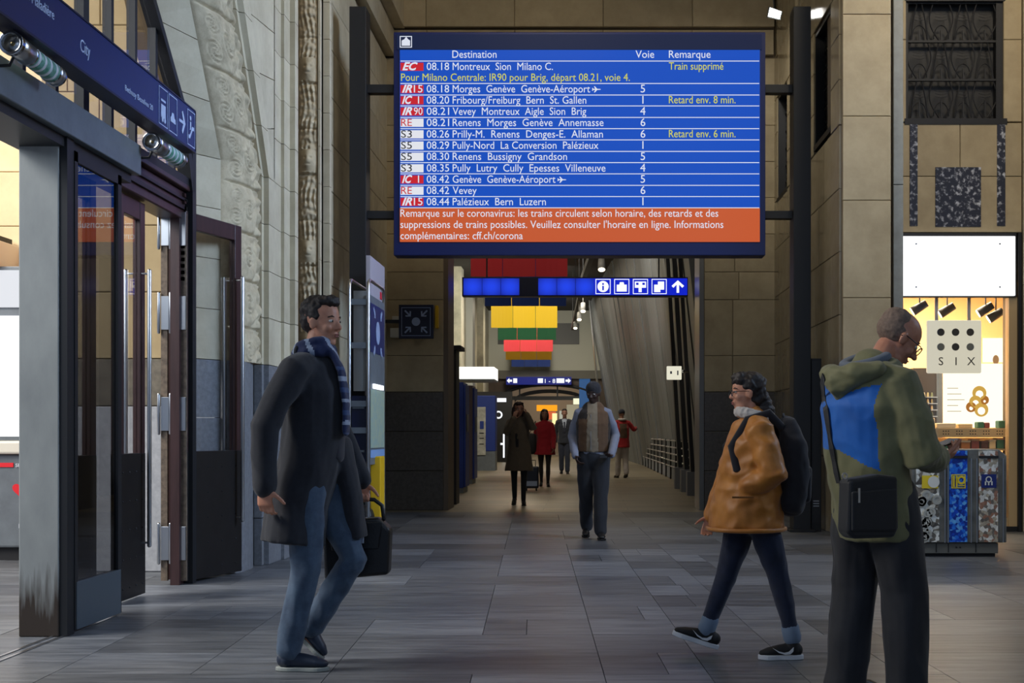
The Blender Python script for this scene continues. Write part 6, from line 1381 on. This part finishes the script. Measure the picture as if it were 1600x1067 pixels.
g = G(); g.tube([(.1, -.05, 1.33), (.135, -.03, 1.15), (.14, -.02, .95)], [(.012, .03)]*3, n=8, ref=(1, 0, 0)); g.build('dark_scarf', CH('dark_scarf', (24, 22, 24)), t, smooth=True)
# woman in red coat
Y0 = 28.2; X0 = sX(851, Y0); J = walker(1.70, .10, female=True); HD = rotm(.1, .1)
t, j = human('woman_in_red_coat', 'woman in a short red coat with a black shoulder bag, in the passage', (X0, Y0, 0), -PI/2, J, mat('skin_far', (150, 108, 88), .5), s=.94, voxel=.011, hd=HD, female=True)
RDC = CH('crimson_wool', (156, 16, 36)); upper(t, j, .94, RDC, 'coat', [((0, 0, .70), (.19, .25)), ((0, 0, .9), (.15, .20)), ((.01, 0, 1.05), (.13, .17)), ((.02, 0, 1.24), (.135, .18)), ((.02, 0, 1.36), (.11, .155)), ((.02, 0, 1.43), (.065, .07))], (.072, .066, .062, .055), vox=.013)
g = G(); 
for sd in 'lr': g.tube([j['hp'+sd], j['hp'+sd]*.5+j['kn'+sd]*.5, j['kn'+sd], j['kn'+sd]*.6+j['an'+sd]*.4, j['an'+sd]], [.08, .072, .05, .052, .034], n=12)
fuse('dark_tights', g, CH('dark_tights', (34, 28, 30)), t, .012, 2)
for sd in 'lr': shoe(t, j['hl'+sd], j['to'+sd], .86, BLKL, BLKL, ankle=j['an'+sd])
c = V(J['head']); g = G(); hair_cap(g, c, HD, .94, [(-.03, 0, .05, .105, .088, .085), (-.03, .07, -.05, .06, .035, .11), (-.03, -.07, -.05, .06, .035, .11), (-.07, 0, -.08, .05, .08, .12)]); fuse('dark_hair', g, HAIRD, t, .011, 2, (.010, 18, 1)); head_details(t, c, HD, .94, lip=(150, 50, 60))
t = thing('black_shoulder_bag', 'black bag on the shoulder of the woman in red', 'bag', (X0-.24, Y0, .8)); g = G(); g.tube([(X0-.29, Y0-.04, .78), (X0-.29, Y0-.04, 1.12)], [(.13, .08), (.11, .06)], n=14, ref=(1, 0, 0), power=.7); g.build('bag_body', BAG, t, smooth=True)
g = G(); g.tube([(X0-.36, Y0-.04, 1.12), (X0-.2, Y0-.02, 1.44), (X0-.2, Y0+.06, 1.44), (X0-.22, Y0-.0, 1.12)], .01, n=6); g.build('bag_strap', BAG, t)
# man in dark suit
Y0 = 37; X0 = sX(882, Y0); J = walker(1.88, .08); HD = rotm(0, .05)
t, j = human('man_in_suit', 'man in a dark suit and pale shirt walking far down the passage', (X0, Y0, 0), -PI/2, J, D.materials['skin_far'], s=1.04, voxel=.013, hd=HD)
SUI = [CH('charcoal_suit', (32, 36, 46)), CH('pale_shirt_front', (150, 158, 170))]
upper(t, j, 1.04, SUI, 'jacket', [((0, 0, .88), (.14, .20)), ((0, 0, 1.05), (.13, .185)), ((.01, 0, 1.2), (.13, .18)), ((.02, 0, 1.38), (.135, .195)), ((.02, 0, 1.50), (.11, .16)), ((.02, 0, 1.57), (.065, .07))], vox=.013, matfn=lambda p: 1 if p.x > .06 and p.z > 1.2 and abs(p.y) < (p.z-1.2)*.2 else 0)
g = G(); g.box(.145, -.02, 1.2, .155, .02, 1.5); g.build('tie', CH('dark_tie', (30, 34, 50)), t)
pants(t, j, 1.04, CH('suit_trousers', (34, 40, 56)), r=(.098, .09, .078, .07, .068), vox=.014)
for sd in 'lr': shoe(t, j['hl'+sd], j['to'+sd], 1.0, BLKL, BLKL, ankle=j['an'+sd])
c = V(J['head']); g = G(); hair_cap(g, c, HD, 1.04, [(-.03, 0, .06, .096, .08, .075), (.02, 0, .098, .06, .06, .03)]); fuse('short_hair', g, HAIRD, t, .012, 2); head_details(t, c, HD, 1.04)
# person in red jacket and light trousers walking away
Y0 = 33.5; X0 = sX(972, Y0); J = walker(1.80, .12); J.update(ell=(.06, .26, 1.22), wrl=(.25, .2, 1.22), elr=(.02, -.34, 1.26), wrr=(.12, -.42, 1.30)); HD = rotm(0, .05)
t, j = human('person_in_red_jacket', 'person in red jacket, dark hat and light trousers walking away by the railing', (X0, Y0, 0), PI/2+.3, J, D.materials['skin_far'], s=1.0, voxel=.013, hd=HD)
upper(t, j, 1.0, [CH('red_jacket', (160, 24, 30)), CH('brown_back', (84, 62, 44))], 'jacket', [((0, 0, .80), (.16, .21)), ((0, 0, 1.0), (.14, .19)), ((.01, 0, 1.3), (.145, .2)), ((.02, 0, 1.44), (.11, .16)), ((.02, 0, 1.5), (.065, .07))], vox=.013, matfn=lambda p: 1 if p.x < -.06 and 1.05 < p.z < 1.42 and abs(p.y) < .1 else 0)
pants(t, j, 1.0, CH('light_trousers', (168, 160, 156)), r=(.1, .092, .08, .075, .07), vox=.014)
for sd in 'lr': shoe(t, j['hl'+sd], j['to'+sd], 1.0, BLKL, BLKL, ankle=j['an'+sd])
c = V(J['head']); g = G(); hair_cap(g, c, HD, 1, [(-.015, 0, .05, .106, .09, .085)]); fuse('dark_hat', g, CH('navy_knit', (26, 30, 44)), t, .012, 2)
g = G(); g.tube([(.0+.08*math.cos(a), .08*math.sin(a), 1.53) for a in [2*PI*k/12 for k in range(13)]], .032, n=8, caps=False, ref=(0, 0, 1)); g.build('pale_scarf', CH('pale_fleece', (188, 182, 176)), t, smooth=True)
# small suitcase behind the woman in brown
Y0 = 26; x = sX(830, Y0); t = thing('small_suitcase', 'small dark suitcase on the floor behind the woman in the brown coat', 'suitcase', (x, Y0, 0))
g = G(); g.box(x-.15, Y0, .05, x+.15, Y0+.2, .5); g.build('shell', mat('dark_shell', (28, 32, 44), .4), t, bevel=.03); g = G(); g.box(x-.12, Y0-.01, .1, x+.12, Y0, .2); g.build('pale_pocket', mat('pale_blue_plate', (150, 165, 190)), t)
g = G(); g.tube([(x-.08, Y0+.15, .5), (x-.08, Y0+.15, .62), (x+.08, Y0+.15, .62), (x+.08, Y0+.15, .5)], .01, n=6); g.build('handle', DARK, t)
for q in (-.1, .1): g = G(); g.disc((x+q-.015, Y0+.1, .035), .035, (1, 0, 0), .03, 12); g.build('wheel', DARK, t)
# ------------------------------------------------------------ fit the lettering widths and turn it into plain meshes
bpy.context.view_layer.update()
dg = bpy.context.evaluated_depsgraph_get()
for o in [x for x in D.objects if x.type == 'FONT']:
    me = D.meshes.new_from_object(o.evaluated_get(dg)); wd = dict(TEXTS).get(o)
    xs = [v.co.x for v in me.vertices]
    if wd and xs:
        k = wd/(max(xs)-min(xs)); x0 = min(xs)
        for v in me.vertices: v.co.x = (v.co.x-x0)*k
    n = link(o.name, me, o.parent); n.name = 'lettering'; n.location = o.location; n.rotation_euler = o.rotation_euler
    D.objects.remove(o)
